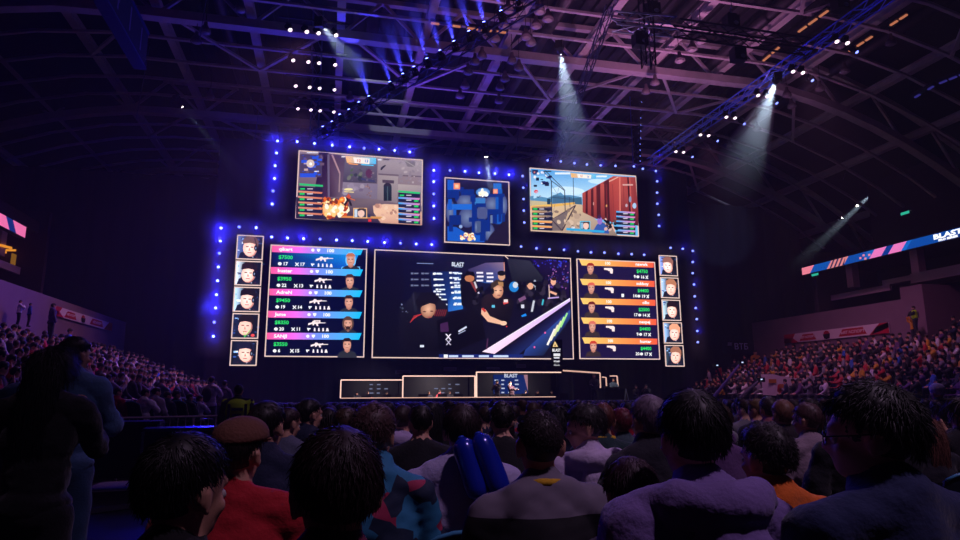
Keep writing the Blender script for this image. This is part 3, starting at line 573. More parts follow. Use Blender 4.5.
def minimap(a, x0, x1, z0, z1):
    bg(a, x0, x1, z0, z1, '#1c1838'); a.src(440, 170, 6.75)
    for e in ((170, 210, 60, 45), (185, 320, 60, 70), (350, 230, 50, 55), (285, 290, 45, 50), (250, 385, 35, 45), (430, 240, 25, 70), (330, 420, 40, 60), (70, 280, 30, 80), (270, 205, 50, 25)): a.ell(*e, '#7080a8', edge='#3c4478', keep=False)
    L = '#1858c0'; D = '#0c2c80'
    a.poly([(50, 65), (95, 68), (95, 100), (135, 105), (135, 140), (50, 135)], L); a.rect(50, 230, 215, 268, '#2068d0'); a.rect(55, 195, 80, 270, L); a.poly([(50, 380), (110, 385), (175, 425), (300, 440), (300, 488), (50, 478)], L); a.rect(90, 260, 110, 310, L)
    a.rect(360, 90, 415, 130, '#2870c8'); a.rect(375, 130, 420, 365, '#1858b8'); a.rect(230, 190, 305, 235, '#3878c0')
    a.rect(50, 135, 130, 188, D); a.poly([(100, 185), (130, 185), (120, 205), (105, 212)], D); a.rect(140, 130, 230, 170, D); a.rect(135, 115, 160, 150, D); a.rect(205, 165, 240, 215, D); a.rect(215, 215, 235, 430, D); a.rect(240, 225, 310, 250, D); a.rect(235, 240, 250, 330, D); a.rect(320, 160, 435, 182, D); a.rect(395, 160, 425, 300, D); a.rect(320, 265, 400, 300, D); a.rect(320, 290, 335, 345, D); a.rect(355, 300, 385, 362, D); a.rect(395, 295, 415, 350, D); a.rect(425, 290, 438, 355, D)
    a.rect(62, 305, 142, 370, '#0a2878'); a.rect(60, 370, 88, 415, D); a.rect(195, 320, 240, 350, D); a.rect(275, 335, 340, 415, D); a.rect(240, 330, 300, 345, D); a.rect(270, 400, 308, 480, D); a.rect(240, 425, 280, 440, D); a.rect(250, 345, 275, 420, '#485880'); a.rect(255, 260, 312, 322, '#4c5484'); a.rect(340, 305, 355, 360, '#6878a0')
    a.poly([(420, 350), (462, 345), (462, 500), (310, 495), (340, 440)], '#201830')
    a.ell(290, 150, 48, 30, '#b0d8ff', edge='#3070c0'); a.blobs(262, 130, 318, 172, 16, ['#fff8e8', '#ffe8c0', '#f0f8ff'], 8, 16, 3); a.rect(92, 88, 135, 130, '#f08860'); a.rect(102, 98, 125, 120, '#ffc8a0'); a.rect(358, 128, 390, 160, '#f08060'); a.rect(364, 134, 384, 154, '#ffb090')
    a.blobs(140, 430, 235, 468, 22, ['#ffb060', '#ffe0a0', '#f08830', '#fff0d0'], 8, 17, 6); a.text('C', 155, 448, 26, '#d06020'); a.text('C', 202, 448, 26, '#d06020'); a.ell(140, 382, 12, 12, '#90a8d8')
def live(a, x0, x1, z0, z1):
    bg(a, x0, x1, z0, z1, ['#0c0a1c', '#08061a', '#141028', '#0a0a12']); a.src(370, 245, 4.5)
    a.poly([(150, 30), (600, 45), (600, 130), (420, 290), (360, 300), (150, 260)], ['#0c0c24', '#1c1a38', '#16142c', '#101840', '#102050', '#0c0c20'])
    a.poly([(270, 120), (408, 118), (418, 288), (352, 300), (350, 250), (280, 210)], ['#101c4c', '#183070', '#2c78d0', '#2868c0', '#183880', '#101c4c'])
    a.poly([(440, 110), (520, 80), (600, 78), (605, 170), (520, 172), (470, 160)], ['#3a3058', '#5a4a78', '#8a708c', '#304c90', '#2858a8', '#203068']); a.line((603, 78), (606, 150), 4, '#d89080'); a.poly([(438, 250), (468, 255), (468, 285), (440, 280)], '#3080d0')
    a.poly([(615, 60), (720, 70), (780, 150), (770, 165), (640, 165)], ['#242434', '#303040', '#262632', '#1c1c28', '#181824']); a.line((608, 50), (622, 62), 4, '#e0c0b0')
    a.poly([(720, 62), (902, 78), (895, 240), (790, 200), (780, 145)], ['#1c1040', '#201048', '#180c30', '#100820', '#140c28']); a.blobs(790, 95, 892, 195, 70, ['#503090', '#7040a0', '#3040a0', '#a060a0', '#c080b0', '#182060'], 2, 5, 5); a.blobs(730, 68, 890, 95, 26, ['#3038c0', '#4048e0', '#281888'], 2, 7, 9)
    a.text('BLAST', 395, 88, 18, '#d8e0f0', 'CENTER', squash=.8); a.line((210, 82), (285, 84), 3, '#8090c0'); a.line((380, 98), (415, 100), 3, '#90a0c0')
    rnd = random.Random(4)
    for c in range(5):
        for r in range(6):
            x = 200+c*47+(c > 1)*8; y = 128+r*27-(0)
            if (x < 250 and r > 2) or (x > 345 and x < 360): continue
            if x > 410: continue
            b = '#e8f0ff' if x > 270 else '#6a7090'
            a.rect(x-16, y-4, x-5, y+4, b); a.rect(x-2, y-3, x+18, y+3, b)
    for x, y in ((495, 125), (540, 128), (497, 142), (542, 145), (495, 160), (540, 163)): a.rect(x-16, y-4, x+14, y+4, '#f0e8f8')
    for x, y in ((305, 130), (310, 155), (315, 180), (318, 200), (320, 222), (325, 245), (328, 268), (378, 125), (380, 148), (382, 170), (386, 190), (388, 215), (395, 240), (398, 268)): a.rect(x-22, y-4, x-10, y+4, '#ffffff'); a.rect(x-7, y-3, x+20, y+3, '#e8f0ff')
    # front player left
    a.poly([(130, 470), (130, 290), (185, 235), (200, 210), (300, 225), (345, 270), (360, 350), (310, 480)], ['#0e0c18', '#14121e', '#1c1a28', '#16141e', '#16141e', '#1a1824', '#0c0a14', '#0a0810'])
    for i in range(6): a.line((180+i*3, 350-i*6), (205+i*8, 322-i*3), 2, '#c83838'); a.line((290+i*9, 320), (300+i*9, 290), 2, '#a83030')
    a.ell(262, 288, 34, 42, '#f0b898', .15, edge='#a06850'); a.poly([(215, 300), (205, 250), (230, 215), (280, 212), (310, 240), (302, 268), (270, 262), (235, 275)], '#141018'); a.ell(245, 300, 7, 3, '#5a3028'); a.ell(278, 298, 7, 3, '#5a3028'); a.ell(268, 325, 10, 3, '#a05050'); a.line((200, 275), (195, 215), 6, '#2a2838'); a.ell(205, 285, 8, 18, '#20202c')
    # monitors
    a.poly([(300, 340), (460, 285), (500, 300), (520, 420), (380, 480), (310, 470)], ['#0a080e', '#100c14', '#0e0c14', '#08060c', '#08060c', '#06060c']); a.poly([(315, 355), (350, 345), (355, 390), (318, 392)], '#402048'); a.text('X', 340, 415, 26, '#e8e0f0'); a.text('X', 343, 440, 22, '#c0b8d0'); a.line((398, 390), (435, 368), 8, '#d0d4e8'); a.line((398, 400), (430, 384), 4, '#a0a8c8')
    a.rect(225, 450, 243, 460, '#d8e0f0'); a.blobs(130, 262, 170, 305, 8, ['#7880a0', '#404858'], 2, 6, 2)
    # standing staff
    a.poly([(405, 160), (425, 130), (470, 140), (490, 200), (500, 290), (440, 285), (412, 270)], '#100c14'); a.ell(448, 150, 22, 16, '#c07850'); a.poly([(425, 140), (435, 118), (465, 120), (478, 145), (450, 136)], '#0c0a10'); a.line((455, 165), (480, 210), 10, '#8a3838'); a.line((470, 165), (490, 220), 8, '#d0c8d0')
    a.blobs(460, 190, 520, 290, 30, ['#141018', '#2a2430', '#0a080c'], 6, 16, 3)
    a.ell(592, 140, 16, 20, '#d8a080'); a.ell(592, 127, 19, 12, '#181418'); a.poly([(560, 200), (570, 160), (620, 160), (640, 210)], '#121018')
    # middle player
    a.poly([(500, 240), (530, 220), (600, 225), (650, 250), (640, 300), (620, 370), (530, 340), (500, 300)], ['#1a141c', '#28181e', '#20161e', '#18121a', '#100c14', '#0c0a10', '#18121a', '#20161e'])
    a.poly([(502, 285), (520, 290), (540, 320), (600, 345), (598, 360), (530, 345), (500, 310)], '#f0b898'); a.ell(600, 352, 16, 10, '#f8c8a8'); a.ell(574, 207, 26, 34, '#f8c4a0', .05, edge='#c07c60'); a.poly([(545, 200), (545, 172), (570, 155), (598, 162), (602, 185), (575, 180)], '#403028'); a.poly([(575, 165), (600, 168), (600, 188), (580, 182)], '#b08050'); a.ell(552, 208, 7, 14, '#14121a'); a.ell(566, 205, 6, 2.5, '#6a3830'); a.ell(588, 205, 6, 2.5, '#6a3830'); a.ell(580, 226, 8, 2.5, '#a05048'); a.line((505, 285), (520, 300), 10, '#c83030'); a.line((600, 262), (622, 256), 12, '#d84848'); a.rect(548, 270, 562, 282, '#60c0e0'); a.rect(602, 245, 620, 258, '#f0e0e0')
    # far players and desk
    a.ell(648, 188, 22, 24, '#2080d0'); a.ell(654, 180, 12, 14, '#d0d8e0'); a.ell(722, 182, 16, 20, '#e0a080'); a.ell(718, 170, 18, 12, '#181420'); a.ell(742, 180, 8, 24, '#a0a8b8'); a.blobs(665, 165, 890, 300, 60, ['#181420', '#241c2c', '#0c0a12', '#302838'], 8, 20, 12)
    a.ell(825, 165, 12, 16, '#f0b090'); a.ell(828, 152, 13, 8, '#301c18'); a.ell(722, 185, 13, 15, '#e8a888'); a.line((810, 210), (840, 222), 10, '#f0b090'); a.line((800, 240), (850, 235), 6, '#c0a0e0'); a.line((738, 250), (728, 300), 9, '#c8ccd8'); a.line((780, 245), (775, 270), 7, '#40c0d0'); a.poly([(680, 318), (700, 308), (706, 318), (684, 324)], '#2090f0'); a.line((670, 250), (700, 235), 16, '#7a5078'); a.rect(680, 268, 694, 284, '#d8d8e8'); a.line((805, 180), (808, 240), 4, '#e0c0b0')
    a.poly([(505, 480), (900, 238), (902, 252), (560, 490)], ['#ffe8f8', '#f8f0ff', '#d8b0ff', '#ffd8f0']); a.poly([(560, 492), (902, 256), (902, 300), (660, 500), (560, 500)], ['#100c20', '#181030', '#282060', '#1c2860', '#100c20'])
    a.poly([(700, 470), (902, 290), (902, 330), (780, 498), (690, 498)], ['#28408c', '#30509c', '#203060', '#182040', '#24387c'])
    for i in range(5): a.line((798+i*15, 450-i*20), (832+i*14, 378-i*18), 9-i*.5, ['#fff8f0', '#f0e8d0', '#e0e8b0', '#c8f0a0', '#a0e890', '#80e088', '#60d080'][i])
    a.ell(740, 460, 4, 5, '#ff60a0'); a.ell(788, 395, 4, 5, '#ff60a0'); a.ell(615, 367, 3, 3, '#ff4040'); a.line((530, 420), (525, 470), 6, '#502848')
    a.poly([(310, 492), (690, 492), (690, 508), (310, 508)], '#182870'); a.rect(332, 493, 350, 507, '#ffffff')
    for x, w in ((355, 42), (415, 52), (490, 45), (555, 68)): a.rect(x, 496, x+w, 505, '#c8d8f8')
CAMS_L = [('#6a4a40', '#ffe0d4', 0, '#5a6cb0', True, -.1, '#c08078'), ('#241418', '#ffe8e0', 0, '#e0ecff', True, .1, '#b87870'), ('#181014', '#ffe4dc', .4, '#c0e0ff', True, 0, '#b87870'), ('#1c1416', '#ffc8b8', 0, '#182040', False, .15, '#a06860'), ('#1a1a30', '#ffd8c8', 1.5, '#0c1018', True, -.3, '#a86860')]
CAMS_R = [('#8a5a50', '#ffffff', -1, '#90a8ff', False, -.2, '#d09080'), ('#a86c50', '#ffe0d0', 1, '#b8d8ff', False, .1, '#d09080'), ('#20121a', '#fff0e4', .5, '#c0e0f0', False, 0, '#c88878'), ('#e09878', '#ffe0d8', 1.5, '#a0c8ff', False, .15, '#d09080'), ('#9a6450', '#ffd8c8', 1, '#304050', False, .25, '#c88878')]
def lerp2(a, b, t): return (a[0]+(b[0]-a[0])*t, a[1]+(b[1]-a[1])*t)
for side, CS, top, bot in (('left', CAMS_L, [(237.2, 235.1), (263.9, 236), (236, 259.6), (262.8, 260.1)], [(231, 340.4), (258, 340), (229.7, 365.7), (256.7, 366)]), ('right', CAMS_R, [(658.3, 255.3), (676.4, 256.1), (659.2, 275.6), (677.4, 276.7)], [(664, 345.3), (683, 345), (665.3, 366.7), (683.9, 366.5)])):
    ptsT = [onp(*c, 'y', WY) for c in top]; ptsB = [onp(*c, 'y', WY) for c in bot]
    desc = {'left': ['fair haired player in headset', 'dark haired player before pale wall', 'black haired player in grey shirt', 'player wearing green lanyard', 'dark haired player leaning over'],
            'right': ['brown haired player', 'player with reddish hair looking down', 'black haired player with bowed head', 'short haired player in front of bright window', 'fair haired player touching chin']}[side]
    for i in range(5):
        c = [pix(a.lerp(b, i/4)) for a, b in zip(ptsT, ptsB)]
        screen('LED tile with %s, %s down in %s column' % (desc[i], ORD[i+1], side), c, cam_art(CS[i]), depth=.2, frame_px=1.0, strength=1.35)
screen('wide LED screen listing five players with pink and blue name bars', [(270.7, 245), (366.4, 248.7), (264.5, 356.7), (364.9, 357.6)], stats_left)
screen('large central LED screen showing players seated at a long desk', [(374.2, 249.4), (571, 258.3), (371.8, 358.3), (572.9, 359.3)], live)
screen('LED screen listing five players with orange name bars', [(576, 258.3), (654.2, 262.6), (579.3, 359), (660, 359.8)], stats_right)
screen('upper LED screen showing a game view of stone houses and fire', [(298.5, 150.2), (422.8, 160.4), (295.5, 218.2), (421.8, 225.7)], game_left)
screen('square upper LED screen showing a blue game map', [(444.4, 177.4), (508.9, 182.1), (444.1, 242.6), (509.9, 245.8)], minimap)
screen('upper LED screen showing a game view of a red container under blue sky', [(529.3, 167.7), (635.4, 176.2), (530.4, 230.7), (638.7, 237.4)], game_right)
# slim vertical totem in front of the central screen
tp = onp(557.8, 372, 'y', WY-.6); tt = empty('led_totem', tp); tag(tt, 'slim black LED totem with gold triangle before the central screen', 'screen')
MB().box(-.34, .34, 0, .2, 0, 1.95).build('totem_body', mat('screen_housing', '#08080c'), tt); MB().box(-.06, .06, .05, .15, -.9, 0).box(-.4, .4, -.02, .22, -.1, 0).build('mount', mat('screen_housing', '#08080c'), tt)
a = Art(y=tp.y-.01); a.src(470, 345, 3)
a.src(370, 245, 4.5); a.poly([(832, 432), (846, 458), (822, 458)], '#ffd890'); a.poly([(833, 445), (837, 455), (829, 455)], '#201008'); a.k += 1; a.text('BLAST', 839, 474, 13, '#ffffff', 'CENTER', squash=.8)
for i in range(4): a.rect(827, 488+i*16, 853, 495+i*16, '#d8d8e0')
a.rect(826, 488, 856, 500, '#f0f0f4'); a.build('picture', tt, 1.0)

# ---------------------------------------------------------------- hall shell
steel = mat('painted_steel', '#b4a2ae', .6, .1, var=.2, bscale=3); darksteel = mat('dark_steel', '#24222c', .5, .5)
black = mat('black_matte', '#0a0a0e', .8); concrete = mat('concrete', '#6c6068', .85, bump=.2, var=.15, bscale=5)
alu = mat('truss_aluminium', '#8088a0', .35, .8); housing = mat('lamp_housing', '#101014', .45, .2)
def struct(o): o['kind'] = 'structure'; return o
XM = 8.65
struct(MB().add([(x, y, z) for y, z in ((-22, 0), (3, 0), (36, -.51), (66, -.51)) for x in (-30, 47)]+[(x, y, -1.2) for y in (-22, 3, 36, 66) for x in (-30, 47)], [(0, 1, 3, 2), (2, 3, 5, 4), (4, 5, 7, 6), (8, 10, 11, 9), (10, 12, 13, 11), (12, 14, 15, 13), (0, 8, 9, 1), (6, 7, 15, 14), (0, 2, 10, 8), (2, 4, 12, 10), (4, 6, 14, 12), (1, 9, 11, 3), (3, 11, 13, 5), (5, 13, 15, 7)]).build('floor', mat('arena_floor', '#101018', .45, bump=.1, var=.3, bscale=2)))
c = MB(); prof = [(-30, 15.2), (-16, 17.5), (-9, 20.4), (26.5, 20.4), (33, 17.5), (47, 15.2)]
c.prism(prof+[(47, 22), (-30, 22)], -22, 66)
for k in range(52): c.box(-9+k*.69, -8.8+k*.69, -22, 66, 20.2, 20.4)
struct(c.build('ceiling', mat('roof_deck', '#241e2c', .8, var=.2, bscale=4)))
wallm = mat('hall_wall', '#2c2430', .9, bump=.2, var=.2, bscale=1.5)
struct(MB().box(-30.3, -30, -22, 66, 0, 22).build('wall_left', wallm)); struct(MB().box(47, 47.3, -22, 66, 0, 22).build('wall_right', wallm))
struct(MB().box(-30, 47, 66, 66.3, 0, 22).build('wall_front', wallm)); struct(MB().box(-30, 47, -22.3, -22, 0, 22).build('wall_back', wallm))

def curtain(name, x0, x1, y, z0, z1, folds, m, amp=.12):
    n = max(2, int((x1-x0)*folds)); pts = [(x0+(x1-x0)*i/n, y+amp*math.sin(i*2.1)+amp*.4*math.sin(i*.7)) for i in range(n+1)]; b = MB()
    vs = [(x, yy+d, z) for d in (0, .04) for z in (z0, z1) for x, yy in pts]; k = n+1
    fs = [(i, i+1, k+i+1, k+i) for i in range(n)]+[(2*k+i, 3*k+i, 3*k+i+1, 2*k+i+1) for i in range(n)]+[(k+i, k+i+1, 3*k+i+1, 3*k+i) for i in range(n)]
    return b.add(vs, fs).build(name, m, None, True)
drape = mat('tinted_drape', '#12142c', .95)  # navy tint in the cloth colour stands in for blue haze
struct(curtain('wall_stage', -6.6, 23.8, 38.75, -.51, 16.2, 5, drape, .05))
o = curtain('stage_curtain', -21, -6.9, 46.2, -.5, 16, 2.5, drape, .18); tag(o, 'tall dark pleated curtain left of the LED wall', 'curtain')
o = curtain('stage_curtain', 24.2, 36, 43, -.5, 15.5, 2.5, drape, .18); tag(o, 'tall dark pleated curtain right of the LED wall', 'curtain')

# ---------------------------------------------------------------- roof steel
def chordz(x):
    d = (x-XM-14.2) if x > XM else (XM-x-20)
    return 18.0 if d < 0 else 18.0-.02*d*d-.1*d
tn = 0
for y, lb in ((18, 'nearest'), (29, 'second nearest'), (40, 'third nearest'), (51, 'farthest')):
    t = empty('roof_truss', (XM, y, 0)); tag(t, 'pale steel arched roof truss across the hall, %s of the four' % lb, 'roof truss', 'main roof trusses')
    xs = [-24+i*2.0 for i in range(33)]; b = MB(); u = MB()
    for a0, a1 in zip(xs, xs[1:]): b.bar((a0-XM, 0, chordz(a0)), (a1-XM, 0, chordz(a1)), .5, .4); u.bar((a0-XM, 0, min(20, chordz(a0)+2.1)), (a1-XM, 0, min(20, chordz(a1)+2.1)), .3, .25)
    b.build('bottom_chord', steel, t); u.build('top_chord', steel, t); w = MB()
    for i, a0 in enumerate(xs[:-1:2]):
        a1 = a0+2; a2 = min(a0+4, 40)
        w.bar((a0-XM, 0, chordz(a0)), (a1-XM, 0, min(20, chordz(a1)+2.1)), .14); w.bar((a1-XM, 0, min(20, chordz(a1)+2.1)), (a2-XM, 0, chordz(a2)), .14)
    w.build('web_bars', steel, t)
py = [13.8, 16, 20.4, 22.6, 24.8, 27, 31.2, 33.5, 35.7, 37.8, 42.2, 44.4, 46.6, 48.8, 53.2, 55.4]
for i, y in enumerate(py):
    b = MB(); xs = [-20+i2*3.2 for i2 in range(19)]
    for a0, a1 in zip(xs, xs[1:]): b.bar((a0, y, chordz(a0)+.1), (a1, y, chordz(a1)+.1), .16, .12)
    tag(b.build('roof_purlin', steel), 'thin pale steel purlin across the roof, %s from the camera' % ORD[i+1], 'roof beam', 'roof purlins')
for i in range(-5, 10):
    X = .05+i*4.05
    if X > 38: continue
    z = chordz(X)+.42; b = MB(); b.box(X-.19, X+.19, 12, 58, z-.02, z+.02).box(X-.03, X+.03, 12, 58, z+.02, z+.34).box(X-.17, X+.17, 12, 58, z+.34, z+.38)
    tag(b.build('roof_girder', steel), 'pale steel girder running along the hall, %s from the left' % ORD[i+6], 'roof beam', 'long roof girders')
n = 0
for ya, yb in ((18, 22.6), (29, 33.5), (40, 44.4)):
    for X in (-8, 0, 8.1, 16.2, 24.3):
        n += 1; t = empty('roof_brace', (X, ya, 0)); tag(t, 'pair of pale steel diagonal braces below the roof, %s pair' % (ORD[n]), 'roof brace', 'diagonal roof braces')
        for sx in (-1, 1):
            x1 = X+sx*4.0; MB().bar((sx*.6, 0, chordz(X+sx*.6)+.02), (x1-X, yb-ya, chordz(x1)+.05), .15, .12).build('brace_bar', steel, t)
# ducts and warm light on roof trays, painted as glowing strips
for i, (X, y0, y1) in enumerate([(-5.5, 20, 50), (10.2, 22, 48), (20.3, 20, 50), (27.5, 20, 46)]):
    MB_ = MB(); MB_.tube([(X, y0, 19.3), (X, y1, 19.3)], .28, 12); tag(MB_.build('air_duct', mat('duct', '#4c4454', .5, .5), None, True), 'round air duct running along under the roof deck, %s from left' % ORD[i+1], 'air duct', 'air ducts')
warm = emat('warm_tray_glow', '#ff9a70', .5, True)
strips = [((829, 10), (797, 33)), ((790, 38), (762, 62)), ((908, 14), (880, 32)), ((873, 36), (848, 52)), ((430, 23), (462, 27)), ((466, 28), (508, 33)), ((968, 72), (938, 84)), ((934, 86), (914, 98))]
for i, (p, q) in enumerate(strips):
    a, b = onp(*p, 'z', 17.75 if i < 6 else 15.2), onp(*q, 'z', 17.75 if i < 6 else 15.2); c0 = (a+b)/2; t = empty('lit_roof_tray', c0); L = (b-a).length
    tag(t, '%s light painted on a roof tray, %s' % ('warm' if i < 6 else 'bluish', ['upper of the right pair of rows', 'lower of the right pair of rows', 'upper, far right row', 'lower, far right row', 'on the thin cross purlin, left piece', 'on the thin cross purlin, right piece', 'upper, at right picture edge', 'lower, at right picture edge'][i]), 'lit tray', 'painted light on roof trays')
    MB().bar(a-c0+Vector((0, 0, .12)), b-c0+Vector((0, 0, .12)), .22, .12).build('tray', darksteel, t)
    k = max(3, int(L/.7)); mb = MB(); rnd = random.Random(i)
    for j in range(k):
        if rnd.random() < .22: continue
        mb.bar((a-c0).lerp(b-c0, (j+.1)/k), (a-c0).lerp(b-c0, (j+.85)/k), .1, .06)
    mb.build('tube', warm if i < 6 else emat('cool_tray_glow', '#5048c0', .3, True), t)
# pendant high-bay lamps
pend = [(508, 11), (514, 17), (504, 27), (495, 40), (540, 12), (548, 20), (536, 27), (531, 44), (526, 38), (475, 63), (482, 57), (512, 62), (519, 69), (468, 73), (465, 87), (500, 89), (505, 80), (460, 97), (499, 102), (701, 42), (692, 50), (680, 61), (655, 84), (646, 93), (891, 44), (845, 72), (820, 90), (787, 96), (792, 107), (757, 130), (730, 147), (240, 10), (205, 32), (196, 42), (350, 100), (210, 98)]
t = empty('pendant_lamp', (0, 0, 16)); t0 = t
MB().lathe([(.05, .5), (.08, .48), (.09, .34), (.2, .16), (.25, 0), (.23, 0)], n=16).build('lamp_shade', mat('pendant_grey', '#6c5c68', .6, .2), t, True)
MB().lathe([(.21, .0), (.16, -.05), (.05, -.07)], n=14).build('diffuser', mat('frosted_glass', '#807480', .4), t, True)
MB().tube([(0, 0, .6), (0, 0, 1.6)], .015, 5).build('cable', darksteel, t); KIDS[t.name] = list(o for o in COL.objects if o.parent == t)
for i, p in enumerate(pend):
    L = onp(*p, 'z', 16.9)
    lb = 'round unlit high bay lamp hanging under the roof steel, beside picture centre' if 440 < p[0] < 560 else 'unlit high bay lamp hanging under the right half of the roof' if p[0] > 560 else 'unlit high bay lamp hanging under the left part of the roof'
    gp = 'high bay lamps, '+('centre' if 440 < p[0] < 560 else 'right' if p[0] > 560 else 'left')
    if i == 0: t.location = L; tag(t, lb, 'lamp', gp)
    else: copy_tree(t0, L, label=lb, group=gp).rotation_euler = (random.Random(i).uniform(-.1, .1), 0, 0)

# ---------------------------------------------------------------- light fixtures
def fixture(name, lensm, s=1.0, lensr=.12):
    """moving head light whose lens looks along -Y"""
    t = empty(name, (0, 0, 0))
    MB().box(-.16*s, .16*s, .1*s, .3*s, -.2*s, .2*s).build('base', housing, t)
    y = MB(); y.box(-.2*s, -.165*s, -.12*s, .12*s, -.06*s, .06*s).box(.165*s, .2*s, -.12*s, .12*s, -.06*s, .06*s).box(-.2*s, .2*s, .06*s, .12*s, -.06*s, .06*s); y.build('yoke', housing, t)
    Mx = Matrix.Rotation(PI/2, 3, 'X'); MB().lathe([(.06*s, -.05*s), (.12*s, 0), (.15*s, .1*s), (lensr*s*1.15, .26*s), (lensr*s*1.15, .28*s)], n=14, M=Mx).build('lamp_head', housing, t, True)
    MB().lathe([(lensr*s, .27*s), (lensr*s*.9, .3*s), (lensr*.4*s, .315*s)], n=14, M=Mx).build('lens', lensm, t, True)
    KIDS[t.name] = [o for o in COL.objects if o.parent == t]; return t
USED = {}
def put(fx, loc, aim, label, group):
    loc = Vector(loc); d = (Vector(aim)-loc).normalized(); q = d.to_track_quat('-Y', 'Z').to_euler()
    if fx.name not in USED: USED[fx.name] = 1; fx.location = loc; fx.rotation_euler = q; tag(fx, label, 'stage light', group); return fx
    return copy_tree(fx, loc, q, label, group)
blueL = emat('blue_lens', '#a8b8ff', 9, True)
bluecore = blueL.node_tree.nodes[0]; bluecore.inputs[0].default_value = (.12, .16, 1, 1); bluecore.inputs[1].default_value = 14
blue_dim = emat('blue_lens_dim', '#7080ff', 3, True); blue_dim.node_tree.nodes[0].inputs[0].default_value = (.2, .25, 1, 1)
whiteL = emat('white_lens', '#ffe0f0', 2.2, True); hotL = emat('hot_lens', '#fff4e0', 25, True)
FB = fixture('beam_light', blueL, .6); FD = fixture('beam_light', blue_dim, .62); FW = fixture('wash_light', whiteL, .62, .15); FH = fixture('spot_light', hotL, 1.0, .1); FT = fixture('beam_light', blueL, .7, .09)
rows = {
 'in the column left of the upper left screen': [(277.5, 141), (276.5, 153), (275.2, 165.7), (274.5, 178.5), (273, 191), (272.2, 204)],
 'in the row above the upper left screen': [(297.2, 141.7), (314.5, 143.5), (332.2, 145.2), (349.5, 147), (364.2, 148.2), (379, 149.2), (394.7, 150.5), (409.7, 152)],
 'in the column between upper left screen and map': [(433.8, 170.4), (433.7, 181.7), (433.7, 194), (433.7, 206), (434, 218.5), (431.6, 244.6)],
 'in the row above the lower left screens': [(221, 228), (239.2, 227), (256.2, 227.7), (271.7, 237), (287.5, 238), (303.5, 238.7), (320, 239.2), (336.5, 240), (352.2, 240.7), (367.7, 241.5), (384.5, 242.5), (400.5, 243.2), (416.2, 244)],
 'in the column left of the lower left screens': [(220.3, 241), (219.4, 253.3), (218.3, 267), (217.5, 280.8), (216.4, 294.7), (215.6, 308), (214.2, 322.2), (213.3, 336.4)],
 'in the row above the map screen': [(450, 170.4), (465, 171.4), (479, 172.8), (495, 173.6), (509, 174.7)],
 'in the row above the upper right screen': [(547.6, 161.1), (560.8, 162.2), (574.4, 163.9), (587, 165.2), (600.7, 166), (615.5, 166.6), (634, 167), (643, 169.5), (656, 171.7)],
 'in the column left of the upper right screen': [(522.6, 176.9), (523.2, 188.5), (523.5, 199.9), (523.7, 211.5), (524.3, 223.4)],
 'in the column right of the upper right screen': [(657.3, 182), (657.3, 193.4), (657.5, 204.5), (658.9, 215.6), (659.2, 226.7)],
 'in the row above the lower right screens': [(521, 247.5), (536.5, 249.2), (549.5, 250.3), (564, 250.8), (578, 252.2), (590.9, 253.2), (604.5, 253.5), (618.5, 254.6), (631.8, 254.9), (644.3, 255.7), (670.8, 248.6), (683, 249.6)],
 'in the column right of the lower right screens': [(693, 251.7), (693, 262.8), (693, 274), (694.2, 285.3), (695, 297.1), (695.9, 308.9), (697, 320), (697.5, 331.9), (698, 343.1)]}
BLUE = []
for rn, pts in rows.items():
    right = 'right' in rn
    for i, p in enumerate(pts):
        L = onp(*p, 'y', WY-.25); strong = (i*7+len(rn)) % 5
        f = FD if (right or strong in (1,)) else FB
        aim = (0, 0, 2) if not right else (4, 10, 14)
        put(f, L, aim, 'blue light %s, %s from the %s' % (rn, ORD[i+1], 'top' if 'column' in rn else 'left'), 'blue lights '+rn); BLUE.append((L, right, strong))
# upright truss towers
def box_truss(name, a, b, w, label, m=alu, rad=.035, step=.8, blades=True, cat='truss'):
    a = Vector(a); b = Vector(b); c0 = (a+b)/2; d = (b-a).normalized(); u = Vector((0, 0, 1)) if abs(d.z) < .9 else Vector((0, 1, 0))
    r = d.cross(u).normalized()*w/2; u = r.cross(d).normalized()*w/2; t = empty(name, c0); tag(t, label, cat); L = (b-a).length; k = max(2, int(L/step)); cs = [r+u, r-u, -r-u, -r+u]
    for q in cs: MB().tube([a-c0+q, b-c0+q], rad, 6).build('chord', m, t)
    w_ = MB()
    for s in range(4):
        p, q = cs[s], cs[(s+1) % 4]
        for i in range(k):
            e0 = (a-c0).lerp(b-c0, i/k); e1 = (a-c0).lerp(b-c0, (i+1)/k); w_.tube([e0+(p if i % 2 else q), e1+(q if i % 2 else p)], rad*.6, 4)
    w_.build('lattice', m, t); return t
box_truss('truss_tower', (-1.2, 36.2, 15.6), (-1.2, 36.2, 24) if False else (-1.2, 36.2, 19.9), .45, 'upright aluminium truss above the upper left screen')
box_truss('truss_tower', (-1.05, 30.2, 16.9), (-1.05, 30.2, 20), .45, 'short upright truss hanging among the white lamps')
MB_ = MB(); t = empty('truss_tower', (18.75, 36.2, 15.5)); tag(t, 'upright black truss tower with blue edge near the upper right screen', 'truss')
MB().box(-.06, .32, -.15, .15, .2, 4.6).build('tower_body', black, t)
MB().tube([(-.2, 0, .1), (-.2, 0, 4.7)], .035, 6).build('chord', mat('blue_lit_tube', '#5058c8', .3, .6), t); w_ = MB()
for i in range(9): w_.bar((-.2, 0, .3+i*.5), (0, 0, .55+i*.5), .03)
w_.build('lattice', alu, t)
ty = [8, 57, 67.5, 77.5, 87, 95, 103, 111, 119, 126, 132, 139, 145, 151, 157, 162]
FT2 = fixture('beam_light', blue_dim, .42, .11)
for i, y in enumerate(ty):
    L = onp(640-(y > 110)*1-(y > 140)*.6, y, 'y', 35.7); L.z = min(L.z, 26)
    if L.z > 20: continue
    put(FT2, L, L+Vector((2, -2, 1)), 'tiny blue light on the black truss tower, %s from the top' % ORD[i], 'blue lights on the tower')
